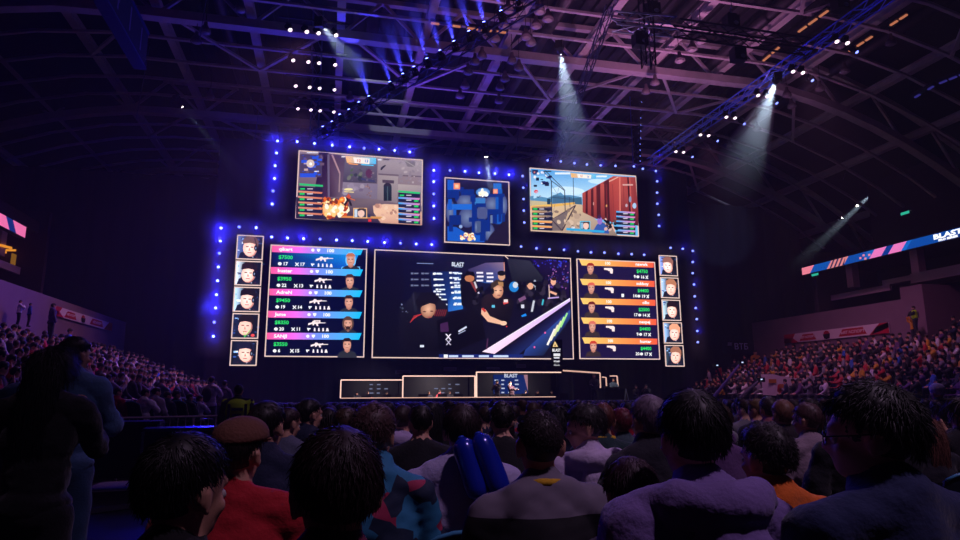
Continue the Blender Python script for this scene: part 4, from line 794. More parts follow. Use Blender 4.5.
# nearer tower and box truss at the top of the picture
box_truss('truss_tower', (11.95, 21.6, 14.0), (11.95, 21.6, 20), .4, 'dark upright truss hanging from the roof at top centre', mat('tower_dark', '#181828', .5, .4))
box_truss('lighting_truss', (10.5, 21.5, 15.7), (13, 21.3, 15.7), .55, 'short pale box truss hanging level at top centre', mat('truss_pale', '#a0b0c8', .35, .7), .04)
box_truss('lighting_truss', (13.1, 21.3, 15.65), (19.2, 21.3, 15.6), .5, 'long dark box truss hanging level right of top centre', mat('truss_dark', '#20202c', .5, .5), .04)
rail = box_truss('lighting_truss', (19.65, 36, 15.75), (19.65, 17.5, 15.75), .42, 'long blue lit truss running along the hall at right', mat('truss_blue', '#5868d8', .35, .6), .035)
ldiag = box_truss('lighting_truss', (-.9, 36.2, 15.8), (7.2, 20.8, 15.8), .42, 'dark truss with blue beam lights slanting across the hall at left', mat('truss_dim', '#282c50', .4, .6), .035)
cabt = box_truss('lighting_truss', (15.3, 43, 16.6), (10.6, 22, 16.6), .3, 'thin dark cable truss running along the hall near centre', mat('truss_dark', '#20202c'), .03)
# white heads in four rows of four
for i, (y, z) in enumerate(((26, 16.4), (28.6, 16.4), (31.2, 16.4), (33.9, 16.4))):
    MB_ = MB(); MB_.tube([(-2.5, y, 16.85), (.4, y, 16.85)], .04, 6); tag(MB_.build('lamp_bar', darksteel), 'dark cross bar carrying four white lamps, %s from the camera' % ORD[i+1], 'bar', 'lamp bars at left')
    for j, x in enumerate((-2.07, -1.4, -.92, -.2)):
        put(FW, (x, y, z), (x+2.5, y-3, z-6), 'white stage lamp on the left bars, row %s from camera, %s from left' % (ORD[i+1], ORD[j+1]), 'white lamps on the left bars')
WASH = []
for i, y in enumerate((20.1, 22.65, 25.05, 27.6, 30.0, 32.6)):
    for j, x in enumerate((19.45, 19.95)):
        put(FW, (x, y, 15.3), (x-.5, y-3, 9), 'white lamp under the blue truss at right, %s pair from camera, %s one' % (ORD[i+1], ('left', 'right')[j]), 'white lamps under the right truss')
    put(FD, (20.7, y+.4, 15.2), (22, y-3, 10), 'blue light beside the white pair on the right truss, %s from camera' % ORD[i+1], 'blue side lights on the right truss')
DIAG = [(519, 5), (502, 16), (485, 27), (470, 36), (455, 46), (441, 55), (428, 63), (415, 71), (404, 78), (391, 86), (370, 100), (360, 106), (350, 113), (341, 118), (333, 125), (324, 130)]
for i, p in enumerate(DIAG):
    L = onp(*p, 'z', 15.45); put(FT, L, L+Vector((-1.5, -2.0, 3.2)), 'blue beam light on the slanting truss at left, %s from the top' % ORD[i+1], 'blue lights on the slanting truss')
# follow spots
SPOTS = []
for p, z, aim, lb in (((559.5, 48), 16.2, (580, 170, 36), 'above the right of centre'), ((777, 79), 15.2, (736, 178, 34), 'under the blue truss at right'), ((485.5, 152), 15.9, (489, 176, 37.4), 'just above the map screen'), ((320.5, 24), 16.2, (372, 86, 33), 'among the white lamps at left'), ((178, 102), 15.5, (232, 165, 36), 'hanging in the dark upper left')):
    L = onp(*p, 'z', z); A = onp(aim[0], aim[1], 'y', aim[2]); put(FH, L, A, 'bright white spot light %s' % lb, 'white spot lights'); SPOTS.append((L, A))
FHs = fixture('spot_light', hotL, .55, .13)
for i, (p, y) in enumerate((((880, 186), 37), ((858, 205), 38.5), ((843, 217), 40))):
    L = onp(*p, 'y', y); A = onp(800, 262, 'y', 36); put(FHs, L, A, 'small white spot light at upper right, %s from the top' % ORD[i+1], 'small spots at upper right')
    if i == 0: SPOTS.append((L, A))
def hang(p, y, z1=20, lb=''):
    L = onp(*p, 'y', y); o = MB().tube([(L.x, L.y, L.z), (L.x+.3, L.y, z1)], .02, 5).build('hanging_cable', mat('cable_grey', '#706890', .5, .4)); tag(o, lb, 'cable')
hang((200, 38), 26, 20, 'thin cable hanging from the roof at upper left'); hang((136, 120), 34, 19, 'long thin cable hanging in the dark at far left'); hang((252, 160), 39, 19.5, 'vertical cable left of the upper left screen'); hang((843, 180), 38, 17, 'thin purple cable hanging in front of the right end wall'); hang((880, 158), 36, 16.8, 'pale cable above the small white spot light'); hang((731, 20), 22, 20, 'pale cable holding the black box at upper right')
hang((516, 152), 36, 18, 'thin cable right of the spot above the map screen')
# hung boxes on the top trusses
for p, z, lb in (((640, 40), 15.2, 'black hoist box hanging on the dark tower at top centre'), ((652, 10), 16.6, 'small dark box lamp right of top centre'), ((731, 22), 16.4, 'small black box hanging at upper right'), ((738, 55), 15.2, 'black moving lamp under the long dark truss'), ((840, 4), 16.2, 'black moving lamp at the top right of the blue truss')):
    L = onp(*p, 'z', z); t = empty('hoist_box', L); tag(t, lb, 'box'); MB().box(-.28, .28, -.2, .2, -.3, .25).box(-.2, .2, -.14, .14, .25, .34).build('box_body', housing, t); MB().tube([(0, 0, .3), (0, 0, .62), (.05, 0, .7), (.1, 0, .62)], .025, 6).build('hook', alu, t); MB().ell((.1, -.2, -.12), (.12, .05, .09), 10, 6).build('lens', mat('lens_glass', '#8090a0', .1, .2), t)
# score board hung at upper left
t = empty('scoreboard', (-7.45, 24, 14)); tag(t, 'long dark hanging score board with pale figures at upper left', 'scoreboard')
MB().box(-.35, 0, -8, 2.2, 0, 1.5).build('board_body', mat('board_navy', '#0a0c1c', .6), t); e = MB()
for yy, s in ((-4.6, '2'), (-3.1, '0'), (-1.6, '4'), (-.1, '1'), (1.3, '1')):
    vs, fs = text_mesh(s, 1.3, .02); e.add([(.02, yy+v[0]*.8, .75+v[1]) for v in vs], fs)
e.build('lettering', mat('pale_figures', '#80708c', .6), t); fr = MB()
for z in (0, 1.5): fr.box(-.4, .06, -8, 2.2, z-.04, z+.04)
fr.build('edging', mat('board_edge', '#283070', .5, .4), t)

# ---------------------------------------------------------------- side stands
def sz(i): return .6+.3*i if i < 10 else 3.3+.45*(i-9)
def stand(side):
    s = 1 if side == 'right' else -1; xf = XM+s*14.1
    X = lambda d: xf+s*d
    b = MB(); n = 10
    def bx(d0, d1, y0, y1, z0, z1, mb=b): a, c_ = sorted((X(d0), X(d1))); mb.box(a, c_, y0, y1, z0, z1)
    for i in range(n): bx(i*.8, 8.4, 9, 43, -.6 if i == 0 else sz(i-1), sz(i))
    for i in range(n, 14): bx(i*.8, 11.8, 9, 27.5 if side == 'right' else 23.2, sz(i-1), sz(i))
    bx(8.4, 11.8, 9, 27.5, -.6, sz(n-1))
    struct(b.build('terrace_floor', mat('terrace', '#2c2630', .85)))
    p = MB(); pd = 8.3 if side == 'right' else 7.0; bx(pd, pd+.3, 29.6 if pd > 8 else 24, 45, 2.4, 6.35 if pd > 8 else 5.75, p); bx(8.3, 11.8, *((28.2, 29.6) if pd > 8 else (23.4, 24)), 3.3, 7.0 if pd > 8 else 5.75, p); bx(11.8, 12.0, 8, 27.8, 5.1, 7.4, p); struct(p.build('wall_parapet', mat('parapet', '#84687a', .85, var=.12, bscale=1.2)))
    l = MB(); bx(9.6, 12.6, 8, 32, 7.55, 7.85, l); bx(9.55, 9.75, 8, 30, 7.35, 7.9, l); bx(9.6, 9.75, 31.5, 37, 7.2, 7.55, l); struct(l.build('trim_ledge', mat('ledge', '#b896ac', .85)))  # ledge colour lightened so that it looks lit
    w = MB(); bx(13.5, 13.8, 8, 36.2, 5.5, 15.5, w); bx(8.6, 13.5, 36.2, 36.5, 5.5, 10.5, w); bx(9.0, 16, 8, 36.4, 9.35, 9.9, w); struct(w.build('wall_suites', mat('suite_wall', '#3a2836', .9)))
    for i, y in enumerate((10, 15, 20, 24.6, 29.6, 34.4)):
        k = MB(); bx(9.8, 10.3, y, y+.5, 7.85, 9.35, k); o = k.build('suite_column', mat('ledge', '#8a6c84')); tag(o, 'pale square column under the %s ribbon screen, %s from the camera' % (side, ORD[i+1]), 'column', side+' suite columns')
    rb = MB(); return
for sd in ('left', 'right'): stand(sd)
# ribbon screens
def ribbon(side):
    s = 1 if side == 'right' else -1; x = 30.0 if side == 'right' else -13.6; z0, z1 = 8.76, 9.22
    if side == 'left': z0, z1 = 8.35, 8.85
    t = empty('ribbon_screen', (x, 22, z0)); tag(t, 'long thin LED ribbon screen along the %s balcony, blue and pink' % side, 'screen'); L0, L1 = 8-22, (35.8 if side == 'right' else onp(25.5, 232, 'x', x).y)-22; h = z1-z0
    MB().box(*sorted((0, s*.25)), L0, L1, -.03, h+.03).build('screen_body', housing, t); me = MB(); cols = []
    xx = -s*.01
    if side == 'right':
        px = [(802, 0), (812, 1), (829, 2), (846, 3), (861, 1), (865, 4), (872, 1), (884, 4), (891, 5), (904, 1), (909, 6), (916, 5), (960, 5), (975, 5)]; yy = [onp(p, 270-(p-802)*.235, 'x', x).y-22 for p, _ in px]+[L0]
        pal = ['#ff8aa8', '#0a50b0', '#10206c', '#1060c0', '#ff80c8', '#0c48a8', '#0c50b8']
        seg = [('#ff8aa0', 0, 1, 0), ('#0c58b8', 1, 2, 0), ('#f09090', 2, 3, 2), ('#0c50b0', 3, 5, 0), ('#1468c8', 5, 6, 0), ('#ff84d0', 6, 7, 0), ('#0c3c98', 7, 8, 0), ('#ff84d0', 8, 9, 0), ('#1470d8', 9, 10, 0), ('#0c50b0', 10, 12, 0), ('#0a3c90', 12, 14, 0)]
    else:
        yy = [L1]+[onp(p, q, 'x', x).y-22 for p, q in ((14, 229), (7, 227))]+[L0]; seg = [('#ff78b8', 0, 1, 0), ('#183080', 1, 2, 0), ('#ff78b8', 2, 3, 0)]
    for ci, (c_, i0, i1, st) in enumerate(seg):
        a0, a1 = yy[i0], yy[i1]; sl = .22 if 0 < i0 else 0; sl2 = .22 if i1 < len(yy)-1 else 0
        q = MB().add([(xx, a0+sl, 0), (xx, a1+sl2, 0), (xx, a1-sl2, h), (xx, a0-sl, h)], [(0, 1, 2, 3)]); o = q.build('picture', emat('ribbon_'+c_.strip('#'), c_, .9, True), t)
        if st:
            k = MB(); w = (a1-a0)
            for j in range(4): k.add([(xx-s*.01, a0+w*(j/4+.02), 0), (xx-s*.01, a0+w*(j/4+.12), 0), (xx-s*.01, min(a0, a0+w*(j/4+.5)) if False else a0+w*min(1, j/4+.37), h), (xx-s*.01, a0+w*min(1, j/4+.27), h)], [(0, 1, 2, 3)])
            k.build('stripes', emat('ribbon_102060', '#102060', .8, True), o)
    if side == 'right':
        vs, fs = text_mesh('BLAST', .42, .02); c1 = onp(948, 236, 'x', x).y-22; k = MB(); k.add([(xx-.015, c1-v[0]*1.35, h*.6+v[1]*.8) for v in vs], fs)
        vs, fs = text_mesh('PRO SERIES', .14, .01); k.add([(xx-.015, c1-v[0]*1.5, h*.15+v[1]) for v in vs], fs); k.build('lettering', emat('ribbon_white', '#ffffff', 1.3, True), t)
        k = MB(); c2 = onp(867, 260, 'x', x).y-22
        for dy, z in ((.0, 0), (.35, .1), (-.3, .16), (.1, .22)): k.box(xx-.014, xx-.012, c2+dy, c2+dy+.16, z, z+.12)
        k.build('squares', emat('ribbon_pink', '#ff90a8', .9, True), t)
for sd in ('left', 'right'): ribbon(sd)
# red and white banners
def banner(side, A, B, C, D, x, txt):
    tl, tr, bl, br = (onp(*p, 'x', x) for p in (A, B, C, D)); c0 = (bl+br)/2; t = empty('banner', c0); tag(t, 'red and white sponsor banner on the %s stand wall' % side, 'banner'); s = 1 if side == 'right' else -1
    z0 = (bl.z+br.z)/2-c0.z; z1 = (tl.z+tr.z)/2-c0.z; y0 = tl.y-c0.y; y1 = tr.y-c0.y; h = z1-z0; f = lambda u, v, k=0: (-s*.012*k, y0+(y1-y0)*u, z0+h*v)
    def pl(name, pts, m, k): o = MB().add([f(u, v, k) for u, v in pts], [tuple(range(len(pts)))]).build(name, m, t); return o
    MB().box(*sorted((0, s*.05)), min(y0, y1), max(y0, y1), z0, z1).build('cloth', mat('banner_white', '#e8d0dc', .7), t); red = mat('banner_red', '#c01838', .7); m = MB()
    sh = [[(0, 0), (.07, 0), (.13, 1), (0, 1)], [(.0, 0), (.16, 0), (.1, .5), (0, .6)], [(.17, .12), (.35, .12), (.32, .8), (.21, .8)], [(.57, .15), (.82, .15), (.79, .85), (.61, .85)], [(.84, 0), (1, 0), (1, 1), (.93, 1)], [(.86, 0), (1, .5), (1, 1), (.9, .7)]]
    for q in sh: m.add([f(u, v, 1) for u, v in q], [tuple(range(len(q)))])
    m.add([f(.455+.03*math.cos(a*PI/4), .62+.3*math.sin(a*PI/4), 1) for a in range(8)], [tuple(range(8))]); m.build('red_shapes', red, t)
    g = MB(); g.add([f(u, v, 2) for u, v in ((.42, .55), (.49, .6), (.485, .15), (.455, .02), (.43, .12))], [(0, 1, 2, 3, 4)]); g.build('emblem', mat('banner_black', '#1c1418', .7), t)
    k = MB()
    for u in (.26, .7):
        vs, fs = text_mesh(txt, h*(.3 if u < .5 else .38), .01); L = abs(y1-y0); sg = 1 if (y1 > y0) else -1; k.add([(f(u, 0, 2)[0], f(u, 0)[1]+sg*v[0]*1.3, z0+h*.48+v[1]) for v in vs], fs)
    k.build('lettering', mat('banner_text', '#f0c8d0', .7), t)
banner('right', (784, 336), (888, 321), (784, 345.5), (888, 331), 30.95, 'МЕГАСПОРТ')
banner('left', (53, 301.5), (112, 326), (60, 313.5), (108, 333), -12.36, 'МЕГАСПОРТ')
t = empty('banner', onp(753, 347, 'y', 42.8)); tag(t, 'dark blue banner with pale lettering at the far end of right stand', 'banner'); MB().box(-2.6, 2.6, 0, .05, -.5, .5).build('cloth', mat('navy_cloth', '#141838', .8), t); k = MB()
for cx in (-1.0, 1.3):
    vs, fs = text_mesh('ВТБ', .62, .01); k.add([(cx+v[0], -.01, v[1]) for v in vs], fs)
    for j in range(3): k.add([(cx-1.15+j*.02, -.01, .1+j*.08), (cx-.8+j*.02, -.01, .1+j*.08), (cx-.78+j*.02, -.01, .14+j*.08), (cx-1.13+j*.02, -.01, .14+j*.08)], [(0, 1, 2, 3)])
k.build('lettering', mat('pale_lettering', '#c8ccf0', .7), t)
for p, x, lb in (((905, 213), 33.5, 'small green exit sign on the dark wall above the ribbon screen'), ((815, 274.5), 30.6, 'small green exit sign under the far end of the ribbon screen')):
    L = onp(*p, 'x', x); t = empty('exit_sign', L); tag(t, lb, 'exit sign'); MB().box(0, .1, -.35, .35, -.12, .12).build('sign_box', housing, t); MB().box(-.01, 0, -.3, .3, -.08, .08).build('lit_face', emat('exit_green', '#30c0a0', .9, True), t)
# warm lit suites at left
for i, (p, q, x) in enumerate((((0, 245), (11, 248), -15.2), ((0, 250), (24, 250.5), -15.4), ((0, 252.5), (14, 252), -15.8))):
    a0, a1 = onp(*p, 'x', x), onp(*q, 'x', x); o = MB().bar(a0, a1+Vector((0, .01, 0)), .1, .1).build('ceiling_light', emat('amber_light', '#ffa030', .8, True)); tag(o, 'amber lit light line in the left suites, %s from top' % ORD[i+1], 'light', 'amber lines in the left suites')
for i, (p, w, h) in enumerate((((14, 260), .22, .6), ((25, 264), .2, .12), ((30, 266), .1, .1))):
    L = onp(*p, 'x', -15.3); o = MB().box(L.x-.05, L.x, L.y-w, L.y+w, L.z-h*.5, L.z+h*.5).build('lit_window', emat('amber_dim', '#a87020', .5, True)); tag(o, 'small amber lit opening in the left suites, %s from the left' % ORD[i+1], 'window', 'amber openings in the left suites')
tag(MB().add([onp(x_, y_, 'y', 58) for x_, y_ in ((781, 195), (857, 182), (857, 208), (783, 205))]+[onp(x_, y_, 'y', 58.6) for x_, y_ in ((781, 195), (857, 182), (857, 208), (783, 205))], [(0, 1, 2, 3), (7, 6, 5, 4), (0, 4, 5, 1), (1, 5, 6, 2), (2, 6, 7, 3), (3, 7, 4, 0)]).build('lit_wall_patch', mat('suite_wall', '#3a2836')), 'purple light patch shaped as a panel, high behind the small white spots', 'light patch')  # lit part of the end wall, shaped as its own slab

# ---------------------------------------------------------------- stage
SY = 36.3
struct(MB().box(.2, 18.6, SY, 38.6, -.6, .28).build('floor_stage', mat('stage_top', '#14141c', .4)))
def front(px0, px1, ytop, ybot, name, label):
    a0 = onp(px0, ybot, 'y', SY-.02); a1 = onp(px1, ytop, 'y', SY-.02); c0 = Vector(((a0.x+a1.x)/2, SY-.02, .28)); t = empty(name, c0); tag(t, label, 'player booth'); return t, a0, a1, c0
glow = emat('booth_glow', '#ffd0bc', 1.3, True); glow2 = emat('booth_glow_dim', '#ffc8b4', .8, True)
logo = emat('logo_white', '#e0e8ff', .75, True); logod = emat('logo_grey', '#8890b0', .6, True)
booths = [((341, 381), (402, 379), 397.5, 'left stage booth with dark back wall and thin glowing outline', 0), ((403, 377), (475, 375.2), 397, 'middle stage booth with glowing outline', 1), ((476.5, 373.5), (561, 371), 396.5, 'right stage booth with lit blue sponsor wall', 2)]
BX = []
for (pa, pb, yb, lb, bi) in booths:
    A = onp(*pa, 'y', SY); B = onp(*pb, 'y', SY); zt = (A.z+B.z)/2; zb = 1.06; c0 = Vector(((A.x+B.x)/2, SY, .28)); w = (B.x-A.x)/2; t = empty('player_booth', c0); tag(t, lb, 'player booth', None); BX.append((c0.x, w, zt))
    e = MB(); e.box(-w, w, -.05, .05, zt-c0.z-.03, zt-c0.z+.03).box(-w-.03, -w+.03, -.05, .05, zb-c0.z, zt-c0.z)
    if bi == 1: e.box(w-.03, w+.03, -.05, .05, zb-c0.z, zt-c0.z)
    e.build('glowing_outline', glow, t)
    MB().box(-w, w if bi < 2 else w*.85, -.03, .03, zb-c0.z-.02, zb-c0.z+.025).build('desk_edge_light', glow2, t)
    MB().box(-w, w, 1.9, 2.0, 0, zt-c0.z).box(-w, w, -.04, 2.0, zt-c0.z+.05, zt-c0.z+.15).build('booth_wall', mat('booth_dark', '#0e0e18', .7), t)
    MB().box(-w, w, -.02, .02, 0, zb-c0.z-.02).box(-w, w, 0, .7, zb-c0.z-.28, zb-c0.z-.24).build('desk', mat('desk_black', '#0c0c14', .5), t)
    lg = MB(); rnd = random.Random(bi); x0, x1 = (-.1*w, w*.95) if bi == 2 else (0, w*.9)
    if bi == 2: MB().box(-w*.42, w*.42, 1.86, 1.89, .95, zt-c0.z-.1).build('blue_wall_screen', emat('wall_blue', '#142c70', .8, True), t); MB().add([(w*.42, 1.84, zt-c0.z-.1), (w*.32, 1.84, zt-c0.z-.1), (w*.42, 1.84, 1.1)], [(0, 1, 2)]).build('pink_edge', emat('pink_panel', '#b08090', .8, True), t); x0, x1 = -w*.4, w*.38
    nx = int((x1-x0)/.42)
    for i in range(nx):
        for j in range(4 if bi == 2 else 3):
            if rnd.random() < (.12 if bi == 2 else .35): continue
            lg.box(x0+i*.42, x0+i*.42+rnd.uniform(.14, .26), 1.82, 1.83, 1.0+j*.24, 1.07+j*.24)
    lg.build('sponsor_lettering', logo if bi == 2 else logod, t)
    if bi == 2:
        vs, fs = text_mesh('BLAST', .3, .01); MB().add([(v[0], 1.82, 2.02+v[1]) for v in vs], fs).build('lettering', logo, t)
MB_ = MB(); c_ = onp(567, 372, 'y', SY); t = empty('stage_divider', (14.6, SY, .28)); tag(t, 'dark slanted panel between the right booth and the commentators', 'panel'); MB().prism([(-.5, 0), (.9, 0), (.1, 2.2), (-.5, 2.2)], 0, .2).build('panel_body', mat('panel_grey', '#2c2c38', .6), t)
t = empty('player_booth', (16.3, SY, .28)); tag(t, 'open commentators booth with thin glowing outline at right end of stage', 'player booth')
A = onp(563, 370.5, 'y', SY); B = onp(600, 373, 'y', SY)
e = MB(); e.bar(A-Vector((16.3, SY, .28)), B-Vector((16.3, SY, .28)), .07, .08)
for q, r_ in (((600, 373), (600.5, 388)), ((602, 377), (606, 377.5)), ((606, 377.5), (606.5, 386)), ((610, 376), (617, 376)), ((617, 376), (618, 386))): e.bar(onp(*q, 'y', SY)-Vector((16.3, SY, .28)), onp(*r_, 'y', SY)-Vector((16.3, SY, .28)), .06)
e.build('glowing_outline', glow2, t)
desk = empty('commentary_desk', (17.3, SY-.5, 0)); tag(desk, 'black high desk with splayed pale stand at right of the stage', 'desk')
D0 = onp(606, 387, 'y', SY-.5); MB().box(-1.5, 1.3, -.3, .3, D0.z-.06, D0.z).build('desk_top', mat('desk_black', '#0c0c14'), desk); MB().box(-1.4, 1.2, .1, .2, 0, D0.z-.06).build('desk_front', mat('desk_black', '#0c0c14'), desk)
for sx in (-1, 1): MB().bar((-.3, -.35, D0.z-.1), (-.3+sx*.28, -.45, 0), .04).build('leg', alu, desk)
for sx, lb in ((0, 'left'), (1, 'right')):
    t = empty('stage_riser', (12+sx*5.3, SY-.5, 0)) if sx else None
# mixed stage kit
for i, (x, w) in enumerate(((2.2, .5), (3.3, .5), (4.0, .5), (5.3, .5), (6.4, .5), (7.3, .5), (11.3, .5), (12.1, .5), (12.9, .5), (13.6, .5))):
    t = empty('monitor', (x, SY+.35, .82+.0)); tag(t, 'black monitor on the stage desk, %s from the left' % ORD[i+1], 'monitor', 'monitors on the stage desks'); MB().box(-.27, .27, -.02, .02, .12, .44).build('screen_back', housing, t); MB().box(-.03, .03, -.02, .02, 0, .14).box(-.1, .1, -.08, .08, 0, .015).build('stand', housing, t)
box_truss('stage_truss', (3.2, 37.2, 3.0), (15.2, 37.2, 3.1), .3, 'thin dark truss under the lower LED screens', mat('truss_dark', '#20202c'), .02)
for i, (p, w) in enumerate((((403, 372), .8), ((450, 369), .7), ((493, 369), .7), ((521, 366), .5))):
    L = onp(*p, 'y', 37.0); t = empty('line_speaker', L); tag(t, 'pale grey box lying on the booth roof truss, %s from the left' % ORD[i+1], 'box', 'boxes above the booths'); MB().box(-w/2, w/2, -.15, .15, -.1, .1).build('case_body', mat('box_grey', '#5c5868', .6), t); MB().box(-w/2+.05, w/2-.05, -.17, -.15, -.07, .07).build('grille', mat('grille_grey', '#484450', .7), t)
b = MB().box(.2, 18.6, SY-.35, SY-.3, .02, .16); tag(b.build('light_strip', emat('stage_strip', '#4878c8', .5, True)), 'dim blue light strip low along the stage front', 'light')

# ---------------------------------------------------------------- crowd
PAL = {'black': '#16161c', 'navy': '#1c2444', 'grey': '#7c7884', 'white': '#d8d0d8', 'red': '#b02030', 'yellow': '#d09820', 'blue': '#2858b8', 'purple': '#5c3c70', 'green': '#2c5044', 'brown': '#5c4034'}
W_STAND = ['black']*8+['navy']*4+['grey']*3+['white']*3+['red']*2+['yellow']+['blue']+['purple']*2
W_FLOOR = ['black']*6+['navy']*3+['grey']*3+['purple']*2+['white']+['red']+['blue']+['brown']
W_RIGHT = ['black']*11+['navy']*6+['grey']*3+['white']*2+['red']*2+['yellow']*2+['blue']+['purple']*3
HAIRC = ['#140e0c', '#1c1410', '#2c1c14', '#3c2a1c', '#0e0c10', '#5c4428']
def lowmesh(p, voxel, faces, style, seed, nu, nv, locks):
    m = body_prims(p, False); s = shirt_prims(p); tr = trouser_prims(p)
    for q in (s, tr): m.add(q.v, q.f)
    me = remesh(m, voxel, 2); r = faces/len(me.polygons)
    if r < 1:
        ob = bpy.data.objects.new('tmp', me); COL.objects.link(ob); d = ob.modifiers.new('d', 'DECIMATE'); d.ratio = r; dg = bpy.context.evaluated_depsgraph_get(); dg.update()
        me2 = bpy.data.meshes.new_from_object(ob.evaluated_get(dg)); bpy.data.objects.remove(ob); me = me2
    me.materials.clear()
    for k in (skin_mat(seed), cloth_mat(PAL['black']), cloth_mat('#1b1d26')): me.materials.append(k)
    hc = p.HM @ Vector((0, .01, .08)); hz = p.hip.z; idx = []
    for f in me.polygons:
        c_ = f.center
        if (c_-hc).length < .135: i = 0
        elif any((c_-(w+fd*.07)).length < .085 for w, fd in zip(p.wr, p.fd)): i = 0
        elif c_.z < hz+.07 and (c_.y > .12 or c_.z < hz+.02): i = 2
        else: i = 1
        idx.append(i)
    me.polygons.foreach_set('material_index', idx); me.polygons.foreach_set('use_smooth', [True]*len(idx))
    hb = hair_cap(p, style, seed, nu, nv)
    if locks: hair_locks(p, style, seed, locks, hb, .004)
    if style == 'long': long_fall(p, seed, 60 if locks else 18, hb, .28)
    return me, hb.mesh('hair', hair_mat(HAIRC[seed % len(HAIRC)]), True)
VAR = [dict(arms='lap'), dict(arms='lap', turn=25, lean=4), dict(arms='face', turn=-20, lean=-6), dict(arms=('lap', 'face'), turn=5), dict(arms='phone', nod=14, lean=-8), dict(arms='lap', turn=-35, lean=3), dict(arms=('face', 'lap'), turn=10, nod=5), dict(arms='desk', turn=-8, lean=-12)]
STY = ['short', 'messy', 'short', 'buzz', 'long', 'short', 'curly', 'long']
HI = []; LO = []
for i, v in enumerate(VAR):
    P_ = Pose(sit=True, **v); HI.append((lowmesh(P_, .02, 3000, STY[i], i, 24, 16, 160), (P_.HM @ Vector((0, 0, .2))).z)); LO.append((lowmesh(P_, .035, 420, STY[i], i, 12, 8, 0), (P_.HM @ Vector((0, 0, .2))).z))
STAND_P = Pose(sit=False, arms=('down', 'face'), turn=15); ST = (lowmesh(STAND_P, .03, 700, 'short', 3, 16, 10, 0), 1.78)
# chair template
def chair_proto():
    t = empty('chair', (0, 0, 0)); dk = mat('chair_shell', '#16222e', .4); s = MB(); s.box(-.22, .22, -.2, .22, .43, .455); s.build('seat', dk, t)
    pts = []; b = MB(); nx = 8; nz = 6
    for d in (0, .025):
        for j in range(nz+1):
            for i in range(nx+1):
                u = i/nx*2-1; v = j/nz; x = u*.235*(1-.12*v); z = .5+.4*v-(.06*abs(u)**3*v); y = -.2-.1*v+.06*u*u-d; b.v.append((x, y, z))
    k = (nx+1)*(nz+1); g = lambda d, j, i: d*k+j*(nx+1)+i
    for d in (0, 1):
        for j in range(nz):
            for i in range(nx): q = (g(d, j, i), g(d, j, i+1), g(d, j+1, i+1), g(d, j+1, i)); b.f.append(q if d == 0 else q[::-1])
    for i in range(nx): b.f += [(g(0, nz, i), g(0, nz, i+1), g(1, nz, i+1), g(1, nz, i)), (g(1, 0, i), g(1, 0, i+1), g(0, 0, i+1), g(0, 0, i))]
    for j in range(nz): b.f += [(g(0, j, 0), g(0, j+1, 0), g(1, j+1, 0), g(1, j, 0)), (g(1, j, nx), g(1, j+1, nx), g(0, j+1, nx), g(0, j, nx))]
    b.m = [0]*len(b.f); b.build('backrest', dk, t, True)
    MB().tube([(-.21+i*.0525, -.325+.06*((i-4)/4)**2, .9-.055*abs((i-4)/4)**3) for i in range(9)], .011, 6).build('rim', mat('chair_lit_rim', '#4a90b8', .3), t, True)  # blue stage light along the back edge, put into the colour
    for sx in (-1, 1):
        for y0, y1 in ((.2, .26), (-.18, -.26)): MB().tube([(sx*.19, y0, .44), (sx*.22, y1, .0)], .012, 6).build('leg', mat('chair_leg', '#3c3c48', .35, .7), t)
    KIDS[t.name] = [o for o in COL.objects if o.parent == t]; return t
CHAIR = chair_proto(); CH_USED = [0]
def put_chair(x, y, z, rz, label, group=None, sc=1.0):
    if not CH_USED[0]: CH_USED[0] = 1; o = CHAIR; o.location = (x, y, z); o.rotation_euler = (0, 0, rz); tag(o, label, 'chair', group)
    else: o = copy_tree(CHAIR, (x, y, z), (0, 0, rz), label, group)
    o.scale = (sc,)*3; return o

# ---- people close to the camera
def near(px, top, w, label, pose=None, hw=.19, rz=0, **k):
    pose = pose or Pose(sit=True, **k.pop('pose_kw', {})); dep = hw*649/w; r = ray(px, top); T = Vector((0, 0, CH))+Vector(r)*dep
    k.setdefault('hair', 'short'); ht = pose.HM @ Vector((0, -.0, .2)); ext = {'short': .01, 'messy': .02, 'curly': .022, 'buzz': 0, 'long': .015}.get(k['hair'], .02)
    sc = T.z/(ht.z+ext); Mr = Matrix.Rotation(rz, 4, 'Z'); off = Mr @ Vector((ht.x*sc, ht.y*sc, 0))
    loc = (T.x-off.x, T.y-off.y, 0); o = person(loc, rz, label, pose, scale=sc, **k)
    return o, loc, sc
P = Pose; NEAR = []
def addn(*a, chair=True, **k):
    o, loc, sc = near(*a, **k); NEAR.append(loc)
    if chair: put_chair(loc[0], loc[1]-.02, 0, k.get('rz', 0), 'dark chair under the '+' '.join(o['label'].rstrip(',').split()[:11]).rstrip(','), None)
CHL = ['dark shell chair with blue lit rim, under the %s nearest guest']
def cap_hat(t, p):
    H = p.HM; m = MB(); m.ell((0, 0, 0), (1, 1, 1), 28, 16); vs = []
    for v in m.v:
        z = max(v[2], -.12); q = Vector((v[0]*.098, v[1]*.125+.012, z*.075+.142+.01*v[1])); vs.append(tuple(H @ q))
    m.v = vs; m.cap(H @ Vector((-.05, .12, .13)), .014, H @ Vector((.05, .12, .13)), .014); m.ell(H @ Vector((0, .125, .128)), (.075, .04, .01), 16, 6, M=H.to_3x3()); m.m = [0]*len(m.f); m.build('flat_cap', mat('cap_brown', '#6c4638', .9, bump=.3, bscale=80), t, True)
def strap(t, p):
    c0 = p.T; MB().tube([c0 @ Vector(v) for v in ((-.13, .1, .55), (-.14, -.02, .58), (-.08, -.14, .45), (.02, -.165, .3), (.12, -.15, .15))], .028, 6).build('bag_strap', mat('strap_black', '#0c0c12', .8), t, True)
